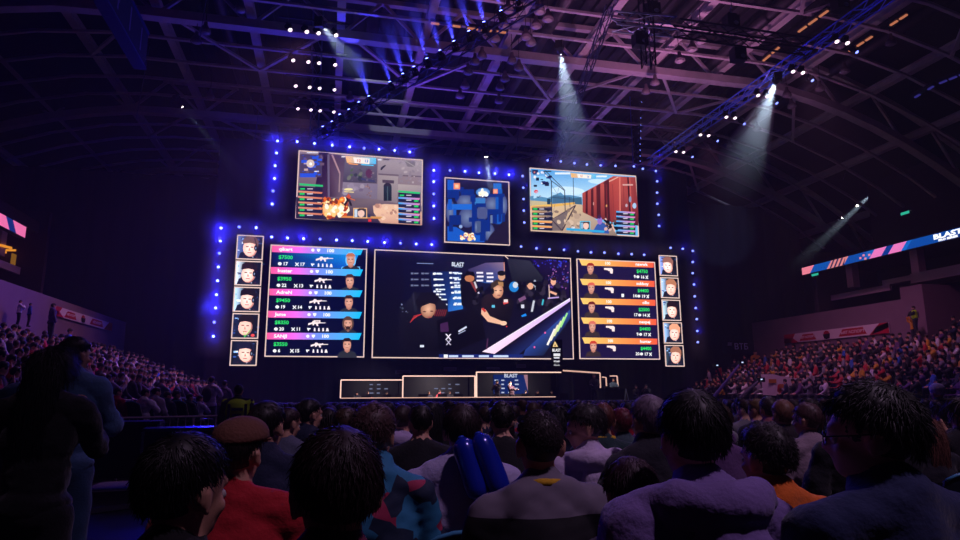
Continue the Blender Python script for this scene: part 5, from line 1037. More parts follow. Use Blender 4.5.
def yoke(col):
    def f(t, p):
        m = MB(); m.lathe([(.06, .055), (.079, .06), (.076, .078), (.06, .082)], c=p.neck0+Vector((0, .004, .018)), n=24); m.build('collar', cloth_mat(col), t, True)
    return f
def patterned():
    m = bpy.data.materials.new('patterned_cloth'); m.use_nodes = True; nt = m.node_tree; b = nt.nodes['Principled BSDF']; tc = nt.nodes.new('ShaderNodeTexCoord'); w = nt.nodes.new('ShaderNodeTexVoronoi'); w.inputs['Scale'].default_value = 14
    r = nt.nodes.new('ShaderNodeValToRGB'); r.color_ramp.interpolation = 'CONSTANT'; e = r.color_ramp.elements; e[0].color = (*lin('#102440'), 1); e[1].position = .4; e[1].color = (*lin('#2878a0'), 1); q = e.new(.72); q.color = (*lin('#a02850'), 1); q = e.new(.85); q.color = (*lin('#0c1830'), 1)
    nt.links.new(tc.outputs['Object'], w.inputs['Vector']); nt.links.new(w.outputs['Color'], r.inputs[0]); nt.links.new(r.outputs[0], b.inputs['Base Color']); b.inputs['Roughness'].default_value = .8; return m
def two_tone(a, b_, z0):
    m = bpy.data.materials.new('two_tone_cloth'); m.use_nodes = True; nt = m.node_tree; b = nt.nodes['Principled BSDF']; tc = nt.nodes.new('ShaderNodeTexCoord'); s = nt.nodes.new('ShaderNodeSeparateXYZ'); g = nt.nodes.new('ShaderNodeMath'); g.operation = 'GREATER_THAN'; g.inputs[1].default_value = z0
    mx = nt.nodes.new('ShaderNodeMix'); mx.data_type = 'RGBA'; mx.inputs[6].default_value = (*lin(b_), 1); mx.inputs[7].default_value = (*lin(a), 1)
    nt.links.new(tc.outputs['Object'], s.inputs[0]); nt.links.new(s.outputs[2], g.inputs[0]); nt.links.new(g.outputs[0], mx.inputs[0]); nt.links.new(mx.outputs[2], b.inputs['Base Color']); b.inputs['Roughness'].default_value = .85; return m
addn(190, 431, 97, 'person with short black hair in black jacket at lower left, face turned right', pose_kw=dict(turn=38, nod=4, arms='lap'), hair='short', hairc='#0c090a', shirt='#121216', seed=2, nl=1600, hw=.215)
addn(338, 425, 100, 'person with smooth dark brown hair and maroon shirt, nearest left of centre', pose_kw=dict(turn=-12, nod=2, broad=1.05, lean=-2), hair='short', hairc='#241418', shirt='#6c1c3c', seed=5, nl=1900, hw=.2)
addn(690, 388, 72, 'person with short dark hair in lavender hooded top, right of centre', pose_kw=dict(turn=4, broad=1.1), hair='short', hairc='#100c12', shirt='#75609c', hood=True, seed=7, nl=1400, hw=.2)
addn(868, 379, 104, 'person with messy black hair, glasses and navy top at right', pose_kw=dict(turn=-42, broad=1.1, nod=0), hair='messy', hairc='#0c0a10', shirt='#16224c', glasses=True, seed=9, nl=1700, hw=.275)
addn(539, 411, 53, 'person with cropped hair in two tone grey jersey with yellow collar, centre', pose_kw=dict(turn=2), hair='buzz', hairc='#2a2024', shirt=two_tone('#6c6474', '#0c0c14', 1.03), extra=yoke('#d0a020'), seed=11, nl=900)
addn(240, 418, 58, 'person in brown flat cap and red jacket at lower left', pose_kw=dict(turn=20, broad=1.1), hair='short', hairc='#1c1210', shirt='#b01c28', extra=cap_hat, seed=13, nl=300, hw=.21)
addn(764, 421, 52, 'person with curly dark hair and orange shirt with black strap', pose_kw=dict(turn=-8, broad=1.08), hair='curly', hairc='#1c141a', shirt='#d8681c', extra=strap, seed=15, nl=900)
addn(625, 457, 62, 'person with dark reddish hair sitting low between grey jersey and hooded top', pose_kw=dict(nod=20, lean=-10), hair='short', hairc='#2c1420', shirt='#281c34', seed=17, nl=700)
addn(462, 402, 41, 'person in lavender grey shirt sitting behind two blue inflatable sticks', pose_kw=dict(turn=6, broad=1.15), hair='short', hairc='#2a1c20', shirt='#a8a0c8', seed=19, nl=700)
addn(374, 401, 46, 'person with wavy brown hair and patterned blue and red jacket', pose_kw=dict(turn=22, broad=1.0), hair='curly', hairc='#4a3434', shirt=patterned(), seed=21, nl=800)
addn(648, 394, 38, 'person with grey lit short hair left of the lavender hooded top', pose_kw=dict(turn=-5), hair='short', hairc='#6c5c70', shirt='#1c1c28', seed=23, nl=600)  # grey light on the hair is put into its colour
addn(582, 402, 35, 'young person in pale hooded top looking to the left, right of centre', pose_kw=dict(turn=-68, nod=8, lean=-4), hair='messy', hairc='#1c1418', shirt='#c8b8d8', hood=True, seed=25, nl=600)
addn(268, 400, 38, 'person with short black hair in navy jacket beyond the flat cap', pose_kw=dict(turn=25), hair='short', hairc='#120c10', shirt='#18203c', seed=27, nl=500)
addn(602, 402, 27, 'person with reddish brown hair and dark green jacket with yellow collar', pose_kw=dict(turn=10), hair='short', hairc='#5c3028', shirt='#20383c', extra=yoke('#d8b020'), seed=29, nl=300)
addn(621, 407, 24, 'person with dark red hair in striped grey top right of green jacket', pose_kw=dict(turn=-12), hair='messy', hairc='#601c28', shirt='#3c5058', seed=31, nl=300)
addn(403, 404, 24, 'person in pale lilac hooded top beyond the patterned jacket', pose_kw=dict(turn=25), hair='short', hairc='#2c1c1c', shirt='#b0a0c8', hood=True, seed=33, nl=300)
addn(806, 402, 27, 'person with brown hair and taupe shirt left of the glasses wearer', pose_kw=dict(turn=-20), hair='short', hairc='#4a3034', shirt='#907c8c', seed=35, nl=300)
addn(782, 399, 24, 'person with light brown hair beyond the orange shirt', pose_kw=dict(turn=8), hair='short', hairc='#6c4838', shirt='#241c24', seed=37, nl=250)
addn(768, 396, 20, 'person with dark hair in dusky pink top beyond the orange shirt', pose_kw=dict(turn=12), hair='short', hairc='#281c20', shirt='#905060', seed=39, nl=250)
addn(925, 417, 26, 'person with long light brown hair at the right picture edge', pose_kw=dict(turn=10), hair='long', hairc='#6c4438', shirt='#141420', seed=41, nl=400)
addn(291, 407, 25, 'person with brown hair and grey scarf looking right, left of centre', pose_kw=dict(turn=45, nod=10), hair='short', hairc='#301c20', shirt='#585c74', seed=43, nl=300)
addn(310, 398, 24, 'person with black hair and navy top left of centre, face turned right', pose_kw=dict(turn=55), hair='short', hairc='#100c10', shirt='#1c2440', seed=45, nl=300)
addn(431, 401, 23, 'person with long black hair in front of the stage left of centre', pose_kw=dict(turn=5), hair='long', hairc='#0c0a0e', shirt='#101016', seed=47, nl=300)
addn(500, 403, 22, 'person with long dark wavy hair left of the grey jersey', pose_kw=dict(turn=-5), hair='long', hairc='#1c141c', shirt='#141218', seed=49, nl=300)
addn(843, 397, 30, 'person with black hair partly hidden behind the glasses wearer', pose_kw=dict(turn=0), hair='short', hairc='#181218', shirt='#181820', seed=51, nl=300)
# two guests standing in the aisle at left
pm = Pose(sit=False, arms=('out', 'desk'), turn=30, broad=.95); r = ray(76, 335); dep = 4.5; T = Vector((0, 0, CH))+Vector(r)*dep; sc = T.z/1.785
person((T.x, T.y, 0), 0, 'person in blue denim shirt and jeans standing in the left aisle', pm, hair='short', hairc='#181012', shirt='#4c6c9c', trouser='#2c4870', seed=53, scale=sc, nl=600)
pw = Pose(sit=False, arms=('phone', 'phone'), turn=10, broad=.95, nod=6); r = ray(52, 346); dep = 3.35; T = Vector((0, 0, CH))+Vector(r)*dep; sc = T.z/1.785
def watch(t, p): MB().lathe([(.036, -.012), (.038, 0), (.036, .012)], c=p.wr[1]-p.fd[1]*.01, n=14).build('wristband', mat('yellow_band', '#d8d060', .5), t, True)
person((T.x, T.y, 0), 0, 'person with long black hair in black clothes standing in the left aisle', pw, hair='long', hairc='#08070a', shirt='#0e0e14', trouser='#0c0c12', seed=55, scale=sc, nl=900, long_len=.42, extra=watch)
# inflatable sticks
for i, (a, b_, lb) in enumerate((((461, 438), (480, 500), 'left'), ((478, 434), (503, 497), 'right'))):
    p0 = Vector((0, 0, CH))+Vector(ray(*a))*2.85; p1 = Vector((0, 0, CH))+Vector(ray(*b_))*2.75; c0 = p1; t = empty('thunder_stick', c0); tag(t, 'shiny blue inflatable cheering stick, %s of the two leaning together' % lb, 'cheering stick')
    d = p0-p1; n_ = 12; m = MB(); m.tube([d*(j/n_) for j in range(n_+1)], [.02, .045, .05]+[.052]*7+[.05, .044, .018], 16); m.build('inflated_tube', mat('stick_blue', '#1428a8', .2, .15, spec=.8), t, True)
    MB().tube([d*1.0, d*1.03], [.018, .012], 10).build('valve_tip', mat('stick_tip', '#2848d0', .3), t, True)

# ---- seats in rows
def fz(y): return -.51*max(0, min(1, (y-3)/33))
rnd = random.Random(12); seats = []
def free(x, y): return all((x-n[0])**2+(y-n[1])**2 > .36 for n in NEAR)
y = 3.6; row = 0
while y < 34.2:
    x = -2.6 if y > 9 else -1.6
    while x < 21.6:
        jx, jy = x+rnd.uniform(-.06, .06), y+rnd.uniform(-.08, .08)
        if rnd.random() < .9 and free(jx, jy): seats.append(('floor', jx, jy, fz(jy), 0, row))
        x += .56
    y += .92; row += 1
for side in ('left', 'right'):
    s = 1 if side == 'right' else -1; xf = XM+s*14.1
    for i in range(14):
        z = sz(i); yy = 10.0
        while yy < (41.5-i*.25 if i < (9 if side == 'right' else 7) else 27 if side == 'right' else 23):
            occ = .84 if (side == 'left') else .9
            if yy > 38.5-i*(.35 if side == 'left' else .1): occ = .12
            st = rnd.random() < .02
            seats.append((side, xf+s*(i*.8+.42), yy+rnd.uniform(-.06, .06), z, 1 if st else 0, i) if rnd.random() < occ else (side+'_empty', xf+s*(i*.8+.42), yy, z, 0, i)); yy += .56
cand = []; empties = []
for q in seats:
    kind, x, y, z, st, i = q; u, v = pix((x, y, z+1.25)); d = math.hypot(x, y)
    if not (-15 < u < 975 and 200 < v < 560): continue
    if kind.endswith('_empty'): empties.append((d, q)); continue
    if kind == 'floor' and u < 252 and not (y < 6 and u > 250): continue
    if kind == 'floor' and y > 22 and rnd.random() < .35: continue
    cand.append((d*(1 if kind == 'floor' else .42), d, u, q))
cand.sort(key=lambda c: c[0])
nf = [c for c in cand if c[3][0] == 'floor'][:118]; ns = [c for c in cand if c[3][0] != 'floor']; ind = nf+ns[:300-len(nf)-30]; ids = set(id(c) for c in ind); rest = [c for c in cand if id(c) not in ids]
TPL = {}
def crowd_person(hi, vi, loc, rz, sc, colour, tro, label, group, standing=False):
    key = ('S' if standing else (hi, vi)); (bm, hm), ht = ST if standing else (HI if hi else LO)[vi]
    if key not in TPL:
        t = empty('person', loc, rz); b = link(bm, 'body', t); h = link(hm, 'hair', t)
        for sl in b.material_slots: sl.link = 'OBJECT'
        for sl, mm in zip(b.material_slots, (skin_mat(vi), cloth_mat(PAL['black']), cloth_mat('#1b1d26'))): sl.material = mm
        TPL[key] = t; KIDS[t.name] = [b, h]; o = t
    else: o = copy_tree(TPL[key], loc, (0, 0, rz))
    o.scale = (sc,)*3; b = [c_ for c_ in NEWKIDS(o)][0]
    b.material_slots[1].material = cloth_mat(colour); b.material_slots[2].material = cloth_mat(tro); tag(o, label, 'person', group); return o
def NEWKIDS(o):
    if o.name in KIDS: return [KIDS[o.name][0]]
    return [COL.objects[-1] if COL.objects[-1].name.startswith('body') else COL.objects[-2]]
SIDE_L = {'floor': 'among the floor seats', 'left': 'seated in the left stand', 'right': 'seated in the right stand'}
for n_, (k, d, u, q) in enumerate(ind):
    kind, x, y, z, st, i = q; vi = rnd.randrange(8); pal = {'floor': W_FLOOR, 'left': W_STAND, 'right': W_RIGHT}[kind]; cn = rnd.choice(pal)
    rz = rnd.uniform(-.12, .12) if kind == 'floor' else (-R(58) if kind == 'left' else R(58))+rnd.uniform(-.2, .2)
    dist = 'nearer' if d < (7 if kind == 'floor' else 24) else 'farther'
    lb = 'person in %s top %s, in the %s rows' % (cn, SIDE_L[kind], dist)
    sc = rnd.uniform(.96, 1.03)
    crowd_person(kind == 'floor' and d < 12, vi, (x, y, z), rz, sc, PAL[cn], rnd.choice(['#1b1d26', '#22304c', '#15151a']), lb, 'guests in %s %s, %s rows' % (cn, kind, dist), st == 1)
    if kind == 'floor' and d < 7.5: put_chair(x, y-.02, z, 0, 'dark shell chair under a guest in the nearer floor rows', 'chairs in the nearer floor rows')
# everyone farther off, as one crowd
vs_all = []; fs_all = []; mi_all = []; off = 0
mats = [skin_mat(0), skin_mat(1), hair_mat(HAIRC[0]), hair_mat(HAIRC[3]), cloth_mat('#1b1d26')]+[cloth_mat(PAL[c_]) for c_ in PAL]; pk = list(PAL)
SM = []
for i, v in enumerate(VAR):
    P_ = Pose(sit=True, **v); (bm, hb), _ = (lowmesh(P_, .045, 170, STY[i], i, 8, 6, 0), 0)
    V = np.array([list(v_.co) for v_ in bm.vertices]+[list(v_.co) for v_ in hb.vertices]); F = [(tuple(f.vertices), f.material_index) for f in bm.polygons]+[(tuple(j+len(bm.vertices) for j in f.vertices), 3) for f in hb.polygons]; SM.append((V, F))
for (k, d, u, q) in rest:
    kind, x, y, z, st, i = q; vi = rnd.randrange(8); V, F = SM[vi]; rz = rnd.uniform(-.12, .12) if kind == 'floor' else (-R(58) if kind == 'left' else R(58))+rnd.uniform(-.2, .2)
    c_, s_ = math.cos(rz), math.sin(rz); W = np.stack([V[:, 0]*c_-V[:, 1]*s_+x, V[:, 0]*s_+V[:, 1]*c_+y, V[:, 2]+z], 1); vs_all.append(W)
    pal = {'floor': W_FLOOR, 'left': W_STAND, 'right': W_RIGHT}[kind]; mm = 5+pk.index(rnd.choice(pal)); sk = rnd.randrange(2); hh = 2+rnd.randrange(2)
    for f, m_ in F: fs_all.append(tuple(j+off for j in f)); mi_all.append({0: sk, 1: mm, 2: 4, 3: hh}[m_])
    off += len(V)
me = bpy.data.meshes.new('crowd'); me.from_pydata(np.concatenate(vs_all).tolist(), [], fs_all)
for m_ in mats: me.materials.append(m_)
me.polygons.foreach_set('material_index', mi_all); me.polygons.foreach_set('use_smooth', [True]*len(mi_all)); o = link(me, 'crowd'); tag(o, 'dense seated crowd filling the far rows of floor and stands', 'crowd', kind='stuff')
print('individuals', len(ind), 'rest', len(rest), 'empties', len(empties))
# empty seats in the stands
sm = MB(); sm.box(-.2, .2, -.2, .2, .38, .44).box(-.2, .2, -.24, -.19, .4, .82).box(-.04, .04, -.1, .1, 0, .38); sme = sm.mesh('seat', mat('stand_seat', '#1c2038', .5)); first = None
empties.sort(key=lambda e: e[0])
for n_, (d, q) in enumerate(empties[:260]):
    kind, x, y, z, st, i = q; kind = kind.split('_')[0]; o = link(sme, 'stadium_seat', None, (x, y, z), (-PI/2 if kind == 'left' else PI/2)); tag(o, 'empty dark stadium seat in the %s stand' % kind, 'seat', 'empty seats in the %s stand' % kind)
# ---- other people
def fig(px, top, y, label, pose, htop=None, floor=0.0, rz=0, **k):
    T = onp(px, top, 'y', y); ht = pose.HM @ Vector((0, 0, .2)); sc = (T.z-floor)/(ht.z+.012); Mr = Matrix.Rotation(rz, 4, 'Z'); off = Mr @ (Vector((ht.x, ht.y, 0))*sc)
    k.setdefault('voxel', .03); k.setdefault('nl', 60); return person((T.x-off.x, T.y-off.y, floor), rz, label, pose, scale=sc, **k)
for i, (px, tp) in enumerate(((357, 391.5), (368, 391), (387, 391.5), (429, 391), (440, 390), (450, 391), (526, 390), (538, 390.5), (552, 390.5))):
    b = 'left' if px < 400 else 'middle' if px < 480 else 'right'
    fig(px, tp, SY+.9, 'player seated at the desk in the %s stage booth, %s player from the left' % (b, ORD[i+1]), Pose(sit=True, arms='desk', nod=12, lean=-6), rz=PI, shirt='#c03848' if i in (1, 4) else '#20202c', skin=i, hairc='#2a1c18', seed=60+i, floor=.28 if False else 0.28)
fig(497, 380, SY+.6, 'person in dark clothes standing in the right stage booth, left one', Pose(sit=False, arms='face'), rz=PI*.8, shirt='#241c28', seed=71, floor=.28); fig(510, 381, SY+.7, 'person in dark clothes bending in the right stage booth, right one', Pose(sit=False, arms='desk', lean=-14), rz=PI*1.2, shirt='#3c2430', seed=72, floor=.28)
struct(MB().box(15, 19, SY-1.2, SY, -.6, .5).build('floor_platform', mat('stage_top', '#14141c', .4)))
fig(594, 374.5, SY-.4, 'commentator with fair hair standing in dark suit at the stage desk', Pose(sit=False, arms='desk', turn=-20), rz=PI*.9, shirt='#343440', hairc='#a07850', seed=73, floor=.5); fig(613, 378, SY-.15, 'commentator in blue grey shirt behind the stage desk', Pose(sit=False, arms='desk', turn=20), rz=PI, shirt='#3c5068', seed=74, floor=.35)
fig(636, 385, SY-1, 'person seated right of the stage, left one', Pose(sit=True, arms='lap'), rz=PI*1.1, shirt='#241c24', seed=75, floor=.5); fig(646, 384, SY-1, 'person leaning right of the stage, right one', Pose(sit=True, arms='face', lean=-12), rz=PI*.8, shirt='#2c2028', seed=76, floor=.5)
vest = lambda t, p: None
def hi_vis(px, top, y, floor, label, rz, seed, hgt='stand'):
    o = fig(px, top, y, label, Pose(sit=False, arms='face' if seed % 2 else 'down', broad=1.15), rz=rz, shirt='#20242c', floor=floor, seed=seed)
    p = Pose(sit=False, arms='down', broad=1.15); m = MB(); Rm = p.T.to_3x3(); m.ell(p.chest, (.245, .18, .24), M=Rm); m.ell(p.abd, (.225, .175, .22), M=Rm); m.cap(p.sh[0], .098, p.sh[1], .098); me = remesh(m, .03, 2); me.materials.clear(); me.materials.append(mat('hi_vis', '#c8ff20', .6)); b = link(me, 'safety_vest', o)
    s = MB(); s.box(-.17, -.12, -.19, -.165, 1.02, 1.42).box(.12, .17, -.19, -.165, 1.02, 1.42).box(-.1, .1, -.2, -.18, 1.3, 1.35).box(-.08, .08, -.2, -.18, 1.2, 1.24); s.build('dark_bands', mat('vest_dark', '#283038', .6), b)
    return o
hi_vis(239, 384, 12.6, fz(12.6), 'guard in bright yellow green vest standing left of the floor seats', .1, 80); 
hi_vis(913, 306, 27.8, 4.2, 'guard in yellow green vest high on the right stand stairs', R(60), 81); hi_vis(781, 322, 40, 4.5, 'guard in yellow green vest at the far end of right banner', R(60), 82)
fig(911, 318, 28.6, 'person in yellow shirt standing at the right banner end', Pose(sit=False, arms='up'), rz=R(60), floor=3.9, shirt='#d89018', seed=83); fig(755, 350, 40, 'person in ochre shirt standing at far end of right stand', Pose(sit=False, arms='down'), rz=PI, floor=1.6, shirt='#b87820', seed=84)
fig(21, 300, onp(21, 300, 'x', -12).y, 'person in white shirt standing high in the left stand', Pose(sit=False, arms='face'), rz=-R(60), floor=4.0, shirt='#d8d0e8', seed=85); fig(31, 303, onp(31, 303, 'x', -11.6).y, 'person in blue shirt standing high in the left stand', Pose(sit=False, arms='down'), rz=-R(60), floor=4.0, shirt='#2440a0', seed=86)
fig(54, 303, onp(54, 303, 'x', -10).y, 'person in purple shirt standing before the left banner', Pose(sit=False, arms='down'), rz=-R(50), floor=3.2, shirt='#483878', seed=87)
fig(212, 376, 22, 'person in white shirt with backpack standing left of the yellow vest', Pose(sit=False, arms=('down', 'face')), rz=-R(20), floor=0, shirt='#d8d0e0', seed=88, extra=lambda t, p: MB().ell((0, -.22, 1.25), (.15, .1, .22), 12, 8).build('backpack', mat('bag_dark', '#242838', .8), t, True))
fig(225, 380, 24, 'person in grey top standing beyond the white shirt with backpack', Pose(sit=False), rz=-R(20), floor=0, shirt='#706478', seed=89)
for i, (px, tp, y_, col, lb) in enumerate(((118, 387, 14.9, '#a82038', 'red jacket'), (146, 388, 15.0, '#dcd4e4', 'white shirt'), (157, 387, 15.3, '#9c94a4', 'light grey top'), (177, 390, 15.9, '#181820', 'black top'), (168, 391, 15.6, '#20243c', 'navy top'), (200, 395, 17, '#b8b0d8', 'lilac top'), (190, 393, 16, '#2c2c38', 'charcoal top'))):
    fig(px, tp, y_, 'person in %s seated by the railing before the left stand' % lb, Pose(sit=True, arms=('lap', 'face') if i % 2 else 'lap', turn=20), rz=-R(35), shirt=col, seed=90+i, nl=120, voxel=.02, floor=.35)
    T = onp(px, tp, 'y', y_); put_chair(T.x-.02, y_-.05, .35, -R(35), 'dark chair by the railing, under the person in %s' % lb)
struct(MB().box(-5.6, -2.9, 14.1, 24, -.6, .35).build('floor_riser', mat('riser', '#1c1824', .8)))
# railing and cases
t = empty('railing', onp(165, 420, 'y', 12.2).xyz*Vector((1, 1, 0)).x if False else (-4.3, 12.7, -.15)); tag(t, 'dark steel crowd railing in front of the left stand', 'railing')
MB().tube([(-1.7, 0, 1.12), (3.0, 1.5, 1.12)], .025, 6).build('top_rail', steel, t)
MB().tube([(-1.7, 0, .25), (3.0, 1.5, .25)], .02, 6).build('lower_rail', steel, t)
for i in range(5): x = -1.7+4.7*i/4; MB().tube([(x, 1.5*(x+1.7)/4.7, 0), (x, 1.5*(x+1.7)/4.7, 1.12)], .022, 6).build('post', steel, t)
g = MB()
for i in range(36): x = -1.7+4.7*i/36; g.tube([(x, 1.5*(x+1.7)/4.7, .25), (x, 1.5*(x+1.7)/4.7, 1.12)], .008, 4)
g.build('bars', steel, t)
def case(x, y, w, d, h, rz, lb):
    t = empty('flight_case', (x, y, 0), rz); tag(t, lb, 'case'); MB().box(-w/2, w/2, -d/2, d/2, .08, h).build('case_body', mat('case_black', '#101016', .5), t); MB().box(-w/2-.01, w/2+.01, -d/2-.01, d/2+.01, h, h+.05).build('lid', mat('case_lid', '#2c2c50', .3), t)
    e = MB()
    for sx in (-1, 1):
        for sy in (-1, 1): e.box(sx*w/2-.02, sx*w/2+.02, sy*d/2-.02, sy*d/2+.02, .08, h)
    e.build('corner_edging', alu, t)
    for sx in (-1, 1):
        for sy in (-1, 1): MB().ell((sx*(w/2-.08), sy*(d/2-.08), .04), (.02, .04, .04), 8, 6).build('caster', darksteel, t)
q = onp(180, 427, 'y', 11.6); case(q.x, 11.6, 1.0, .6, q.z-.05, .15, 'black flight case with bluish lid at left, nearest of the cases')
q = onp(132, 421, 'y', 12.2); case(q.x-.1, 12.2, 1.1, .6, q.z-.05, .1, 'black flight case by the railing, left one'); case(-2.2, 12.6, .8, .5, .7, .2, 'low black flight case by the railing, middle one')
t = empty('floor_mat', onp(119, 487, 'z', -.12)); tag(t, 'pale grey rubber mat on the aisle floor at left', 'mat'); MB().prism([(-.45, -.6), (.55, -.55), (.6, .7), (-.45, .65)], .0, .015, 'z').build('mat_body', mat('mat_grey', '#8c8490', .7), t)
t = empty('cable_ramp', onp(125, 507, 'z', -.09)); tag(t, 'black cable ramp crossing the left aisle floor', 'cable ramp'); MB().prism([(-.16, 0), (.16, 0), (.08, .05), (-.08, .05)], -1.2, 1.2).build('ramp_body', mat('rubber_black', '#101014', .6), t); t.rotation_euler = (0, 0, -.9)
t = empty('tripod_case', onp(12, 430, 'y', 11)*1.0); t.location.z = 0; tag(t, 'dark equipment rack standing behind the couple at left', 'rack'); MB().box(-.8, .7, -.3, .3, 0, 1.15).build('rack_body', mat('case_black', '#101016'), t); MB().box(.2, .27, -.32, -.3, .85, .95).build('red_lamp', emat('red_led', '#ff3020', 1.2, True), t)
for i, (x, _w, _z) in enumerate(BX): light('AREA', 'booth_fill', (x, SY+.25, 2.1), (x, SY+1.6, 1.0), (1, .8, .75), 70, size=.5)  # added fill so the players in the dark booths show
light('SPOT', 'stage_fill', (16.6, SY-4, 6.5), (16.6, SY, 1.4), (1, .75, .6), 1300, .1, 26, .6)  # unseen fill added to brighten the commentators
# camera jibs at right
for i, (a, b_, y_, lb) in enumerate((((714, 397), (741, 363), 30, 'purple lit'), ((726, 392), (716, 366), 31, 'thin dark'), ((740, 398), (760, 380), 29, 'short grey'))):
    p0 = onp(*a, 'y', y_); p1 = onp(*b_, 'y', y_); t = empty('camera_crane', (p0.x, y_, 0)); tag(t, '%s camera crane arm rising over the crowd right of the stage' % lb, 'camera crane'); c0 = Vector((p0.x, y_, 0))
    MB().tube([p0-c0, p1-c0], [.1, .06], 8).build('arm', mat('crane_%d' % i, ['#7060a0', '#303048', '#606070'][i], .4, .5), t); MB().tube([(0, 0, 0), p0-c0], .05, 8).build('column', darksteel, t); q = p1-c0; MB().box(q.x-.15, q.x+.2, q.y-.12, q.y+.12, q.z-.1, q.z+.12).build('camera_head', housing, t); MB().box(q.x-.05, q.x+.05, q.y-.14, q.y-.12, q.z, q.z+.06).build('status_lamp', emat('crane_lamp', '#c0d8ff', 1.2, True), t)  # purple light on the first arm is put into its colour
# pale banner sheet held in the crowd
q = onp(780, 384, 'y', 30); t = empty('cloth_sheet', (q.x, 30, q.z)); tag(t, 'white sheet with small coloured marks held up in the crowd at right', 'banner')
m = MB(); n_ = 14; prf = [(-1.0, .5, -.55), (-.4, .5, -.6), (.2, .4, -.5), (.8, .3, .02), (1.4, .3, .1), (2.1, .42, .2), (2.6, .5, .34)]; vs = [(x, .1*math.sin(x*5)+d, zt) for d in (0, .03) for x, zt, _ in prf]+[(x, .1*math.sin(x*5+1)+d, zb) for d in (0, .03) for x, _, zb in prf]; K = 7
fs = [(i, i+1, 2*K+i+1, 2*K+i) for i in range(K-1)]+[(K+i, 3*K+i, 3*K+i+1, K+i+1) for i in range(K-1)]; m.add(vs, fs).build('cloth', mat('sheet_white', '#f0e0ec', .8), t, True); MB().box(-.75, -.3, -.13, -.12, .05, .25).box(-.1, .15, -.1, -.09, -.2, 0).build('painted_marks', mat('orange_paint', '#d88840'), t)
q = onp(935, 392, 'y', 9); 
fig(936, 384, 9, 'person in pale knitted hat in the crowd at right picture edge', Pose(sit=True), shirt='#242c4c', hair=None, seed=99, voxel=.02, extra=lambda t, p: MB().ell(p.HM @ Vector((0, -.01, .13)), (.095, .115, .1), 20, 12).build('knitted_hat', mat('hat_pale', '#b8b0d0', .9, bump=.4, bscale=90), t, True))

# ---------------------------------------------------------------- light and haze
def wash(kind, loc, tgt, col, p, **k): return light(kind, 'lamp', loc, tgt, col, p, **k)
# blue stage lights
for n_, (L, right, strong) in enumerate(BLUE):
    if right and n_ % 2: continue
    pw_ = 42 if right else (110, 70, 230, 140, 360)[strong]
    o = light('SPOT', 'blue_lamp', L+Vector((0, -.3, 0)), (0, 0, 1) if not right else (6, 12, 16), (.018, .012, 1), pw_, .05, 150, 1.0)
for (x, y, z), tgt, col, p, an in [((19.6, 22, 15), (27, 26, 2), (1, .36, .8), 1500, 75), ((19.6, 30, 15), (27, 33, 2), (1, .34, .75), 1500, 75), ((-1.2, 26, 15.9), (-9, 22, 2), (1, .4, .95), 1500, 75), ((-1.2, 33, 15.9), (-9, 32, 2), (1, .42, .85), 2300, 75), ((8, 12, 16), (8, 8, 0), (.75, .4, 1), 900, 120), ((5, -2.5, 13), (3.5, 3.5, 0), (.92, .6, 1), 2000, 48), ((12, 22, 16), (10, 26, 0), (.7, .3, 1), 900, 110)]: wash('SPOT', (x, y, z), tgt, col, p, size=.4, angle=an, blend=.8)
for (x, y), col, p in [((8, 22), (.85, .36, .72), 1200), ((15, 25), (.85, .34, .66), 1900), ((5, 33), (.25, .08, 1), 950), ((14, 37), (.45, .16, .9), 700), ((21, 26), (.75, .3, .6), 420), ((22, 40), (.6, .2, .55), 200)]: wash('SPOT', (x, y, 12), (x+.5, y+1, 20), col, p, size=.5, angle=112, blend=1)
for x_, z_, tx, p_ in ((-6.2, 12, -12, 260), (-6.2, 6, -13, 260), (-3.5, 15.8, -8, 200), (23.3, 12, 27, 90)): light('SPOT', 'blue_curtain_fill', (x_, 36.8, z_), (tx, 46, z_-1), (.03, .03, 1), p_, .1, 110, 1)  # added fills that wash the side curtains blue
def haze_mat(name, dens, kind, R_, an=.3, LH=0):
    m = bpy.data.materials.new(name); m.use_nodes = True; nt = m.node_tree; nt.nodes.clear(); N = nt.nodes.new; L = nt.links.new
    o = N('ShaderNodeOutputMaterial'); v = N('ShaderNodeVolumeScatter'); v.inputs['Anisotropy'].default_value = an; tc = N('ShaderNodeTexCoord'); s_ = N('ShaderNodeSeparateXYZ'); L(tc.outputs['Object'], s_.inputs[0]); L(v.outputs[0], o.inputs['Volume'])
    def mth(op, a, b=None):
        q = N('ShaderNodeMath'); q.operation = op
        for i, x in enumerate((a, b)):
            if x is None: continue
            if isinstance(x, (int, float)): q.inputs[i].default_value = x
            else: L(x, q.inputs[i])
        return q.outputs[0]
    if kind == 'row': r2 = mth('ADD', mth('MULTIPLY', s_.outputs[1], s_.outputs[1]), mth('MULTIPLY', s_.outputs[2], s_.outputs[2])); t_ = mth('MAXIMUM', mth('SUBTRACT', 1.0, mth('DIVIDE', r2, R_*R_)), 0.0); e_ = mth('MINIMUM', mth('MAXIMUM', mth('SUBTRACT', LH, mth('ABSOLUTE', s_.outputs[0])), 0.0), 1.0); d_ = mth('MULTIPLY', mth('MULTIPLY', mth('MULTIPLY', t_, t_), dens), e_)
    else: t_ = mth('MAXIMUM', mth('SUBTRACT', 1.0, mth('DIVIDE', s_.outputs[0], R_)), 0.0); d_ = mth('MULTIPLY', t_, dens)
    L(d_, v.inputs['Density']); return m
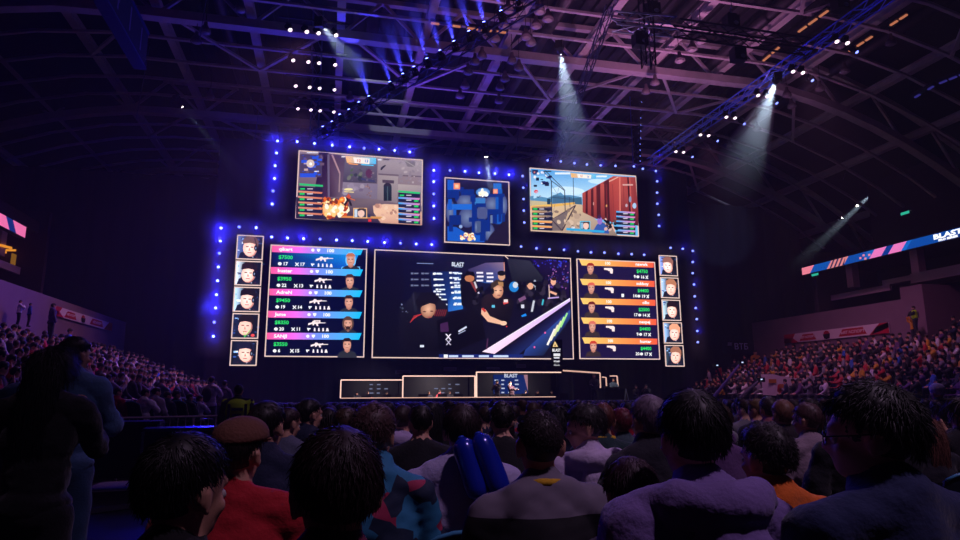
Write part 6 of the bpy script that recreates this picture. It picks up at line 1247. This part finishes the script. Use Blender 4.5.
for rn, pts in rows.items():
    a = onp(*pts[0], 'y', WY-.55); b = onp(*pts[-1], 'y', WY-.55); right = 'right' in rn; R_ = .8 if right else 1.15; d = (b-a); L_ = d.length+2.4; hm = haze_mat('haze_'+str(len(pts)), .22 if right else .34, 'row', R_, 0, L_/2); t_ = MB()
    t_.lathe([(R_, -L_/2), (R_, L_/2)], n=12, M=Matrix(((0, 0, 1), (1, 0, 0), (0, 1, 0)))); o = t_.build('haze', hm); o.location = (a+b)/2; o.rotation_euler = d.to_track_quat('X', 'Z').to_euler(); tag(o, 'thin blue haze around the lights '+rn, 'haze', kind='stuff')
def beam(L, A, ang, power, col, length, dens, label, rad=.08):
    d = (A-L).normalized(); S0 = L+d*(.24 if rad < .06 else .34); light('SPOT', 'beam_lamp', S0, A, col, power, rad, ang, .35)
    r0 = .1; r1 = math.tan(R(ang/2))*length*1.05+.12; o = MB().lathe([(r0, 0.05), (r1, length)], n=16, M=Matrix(((0, 0, 1), (1, 0, 0), (0, 1, 0)))).build('haze_beam', haze_mat('haze_beam', dens, 'cone', length, .2)); o.location = S0; o.rotation_euler = d.to_track_quat('X', 'Z').to_euler(); tag(o, label, 'light beam', kind='stuff')
names = ['above right of centre', 'under the blue truss at right', 'above the map screen', 'among the lamps at upper left', 'in the dark upper left', 'at the small spots upper right']
for i, (L, A) in enumerate(SPOTS):
    beam(L, A, (15, 17, 13, 16, 7, 5.5)[i], (10000, 13000, 1700, 3000, 700, 9000)[i], (.6, .78, 1), (13, 12, 2.4, 6, 6, 11)[i], (.17, .19, .3, .15, .1, .12)[i], 'hazy beam of the white spot light '+names[i])
for i, p in enumerate(DIAG[:11]):
    L = onp(*p, 'z', 15.45); A = L+Vector((-1.5, -2.0, 3.2)); beam(L, A, 19, (1700, 900)[i % 2], (.05, .05, 1), 2.4, .5, 'short blue beam from the slanting truss, %s from the top' % ORD[i+1], .05)
w = bpy.data.worlds.new('world'); SC.world = w; w.use_nodes = True; nt = w.node_tree; nt.nodes['Background'].inputs[0].default_value = (.02, .015, .08, 1); nt.nodes['Background'].inputs[1].default_value = .02
vs_ = nt.nodes.new('ShaderNodeVolumeScatter'); vs_.inputs['Density'].default_value = .0022; vs_.inputs['Anisotropy'].default_value = .2; nt.links.new(vs_.outputs[0], nt.nodes['World Output'].inputs['Volume'])
SC.view_settings.view_transform = 'Standard'; SC.view_settings.look = 'None'; SC.view_settings.gamma = 1; SC.view_settings.exposure = 0; SC.view_settings.use_curve_mapping = False
SC.cycles.use_denoising = True; SC.cycles.max_bounces = 5; SC.cycles.diffuse_bounces = 2; SC.cycles.glossy_bounces = 2; SC.cycles.volume_bounces = 0; SC.cycles.sample_clamp_indirect = 0; SC.cycles.sample_clamp_direct = 0
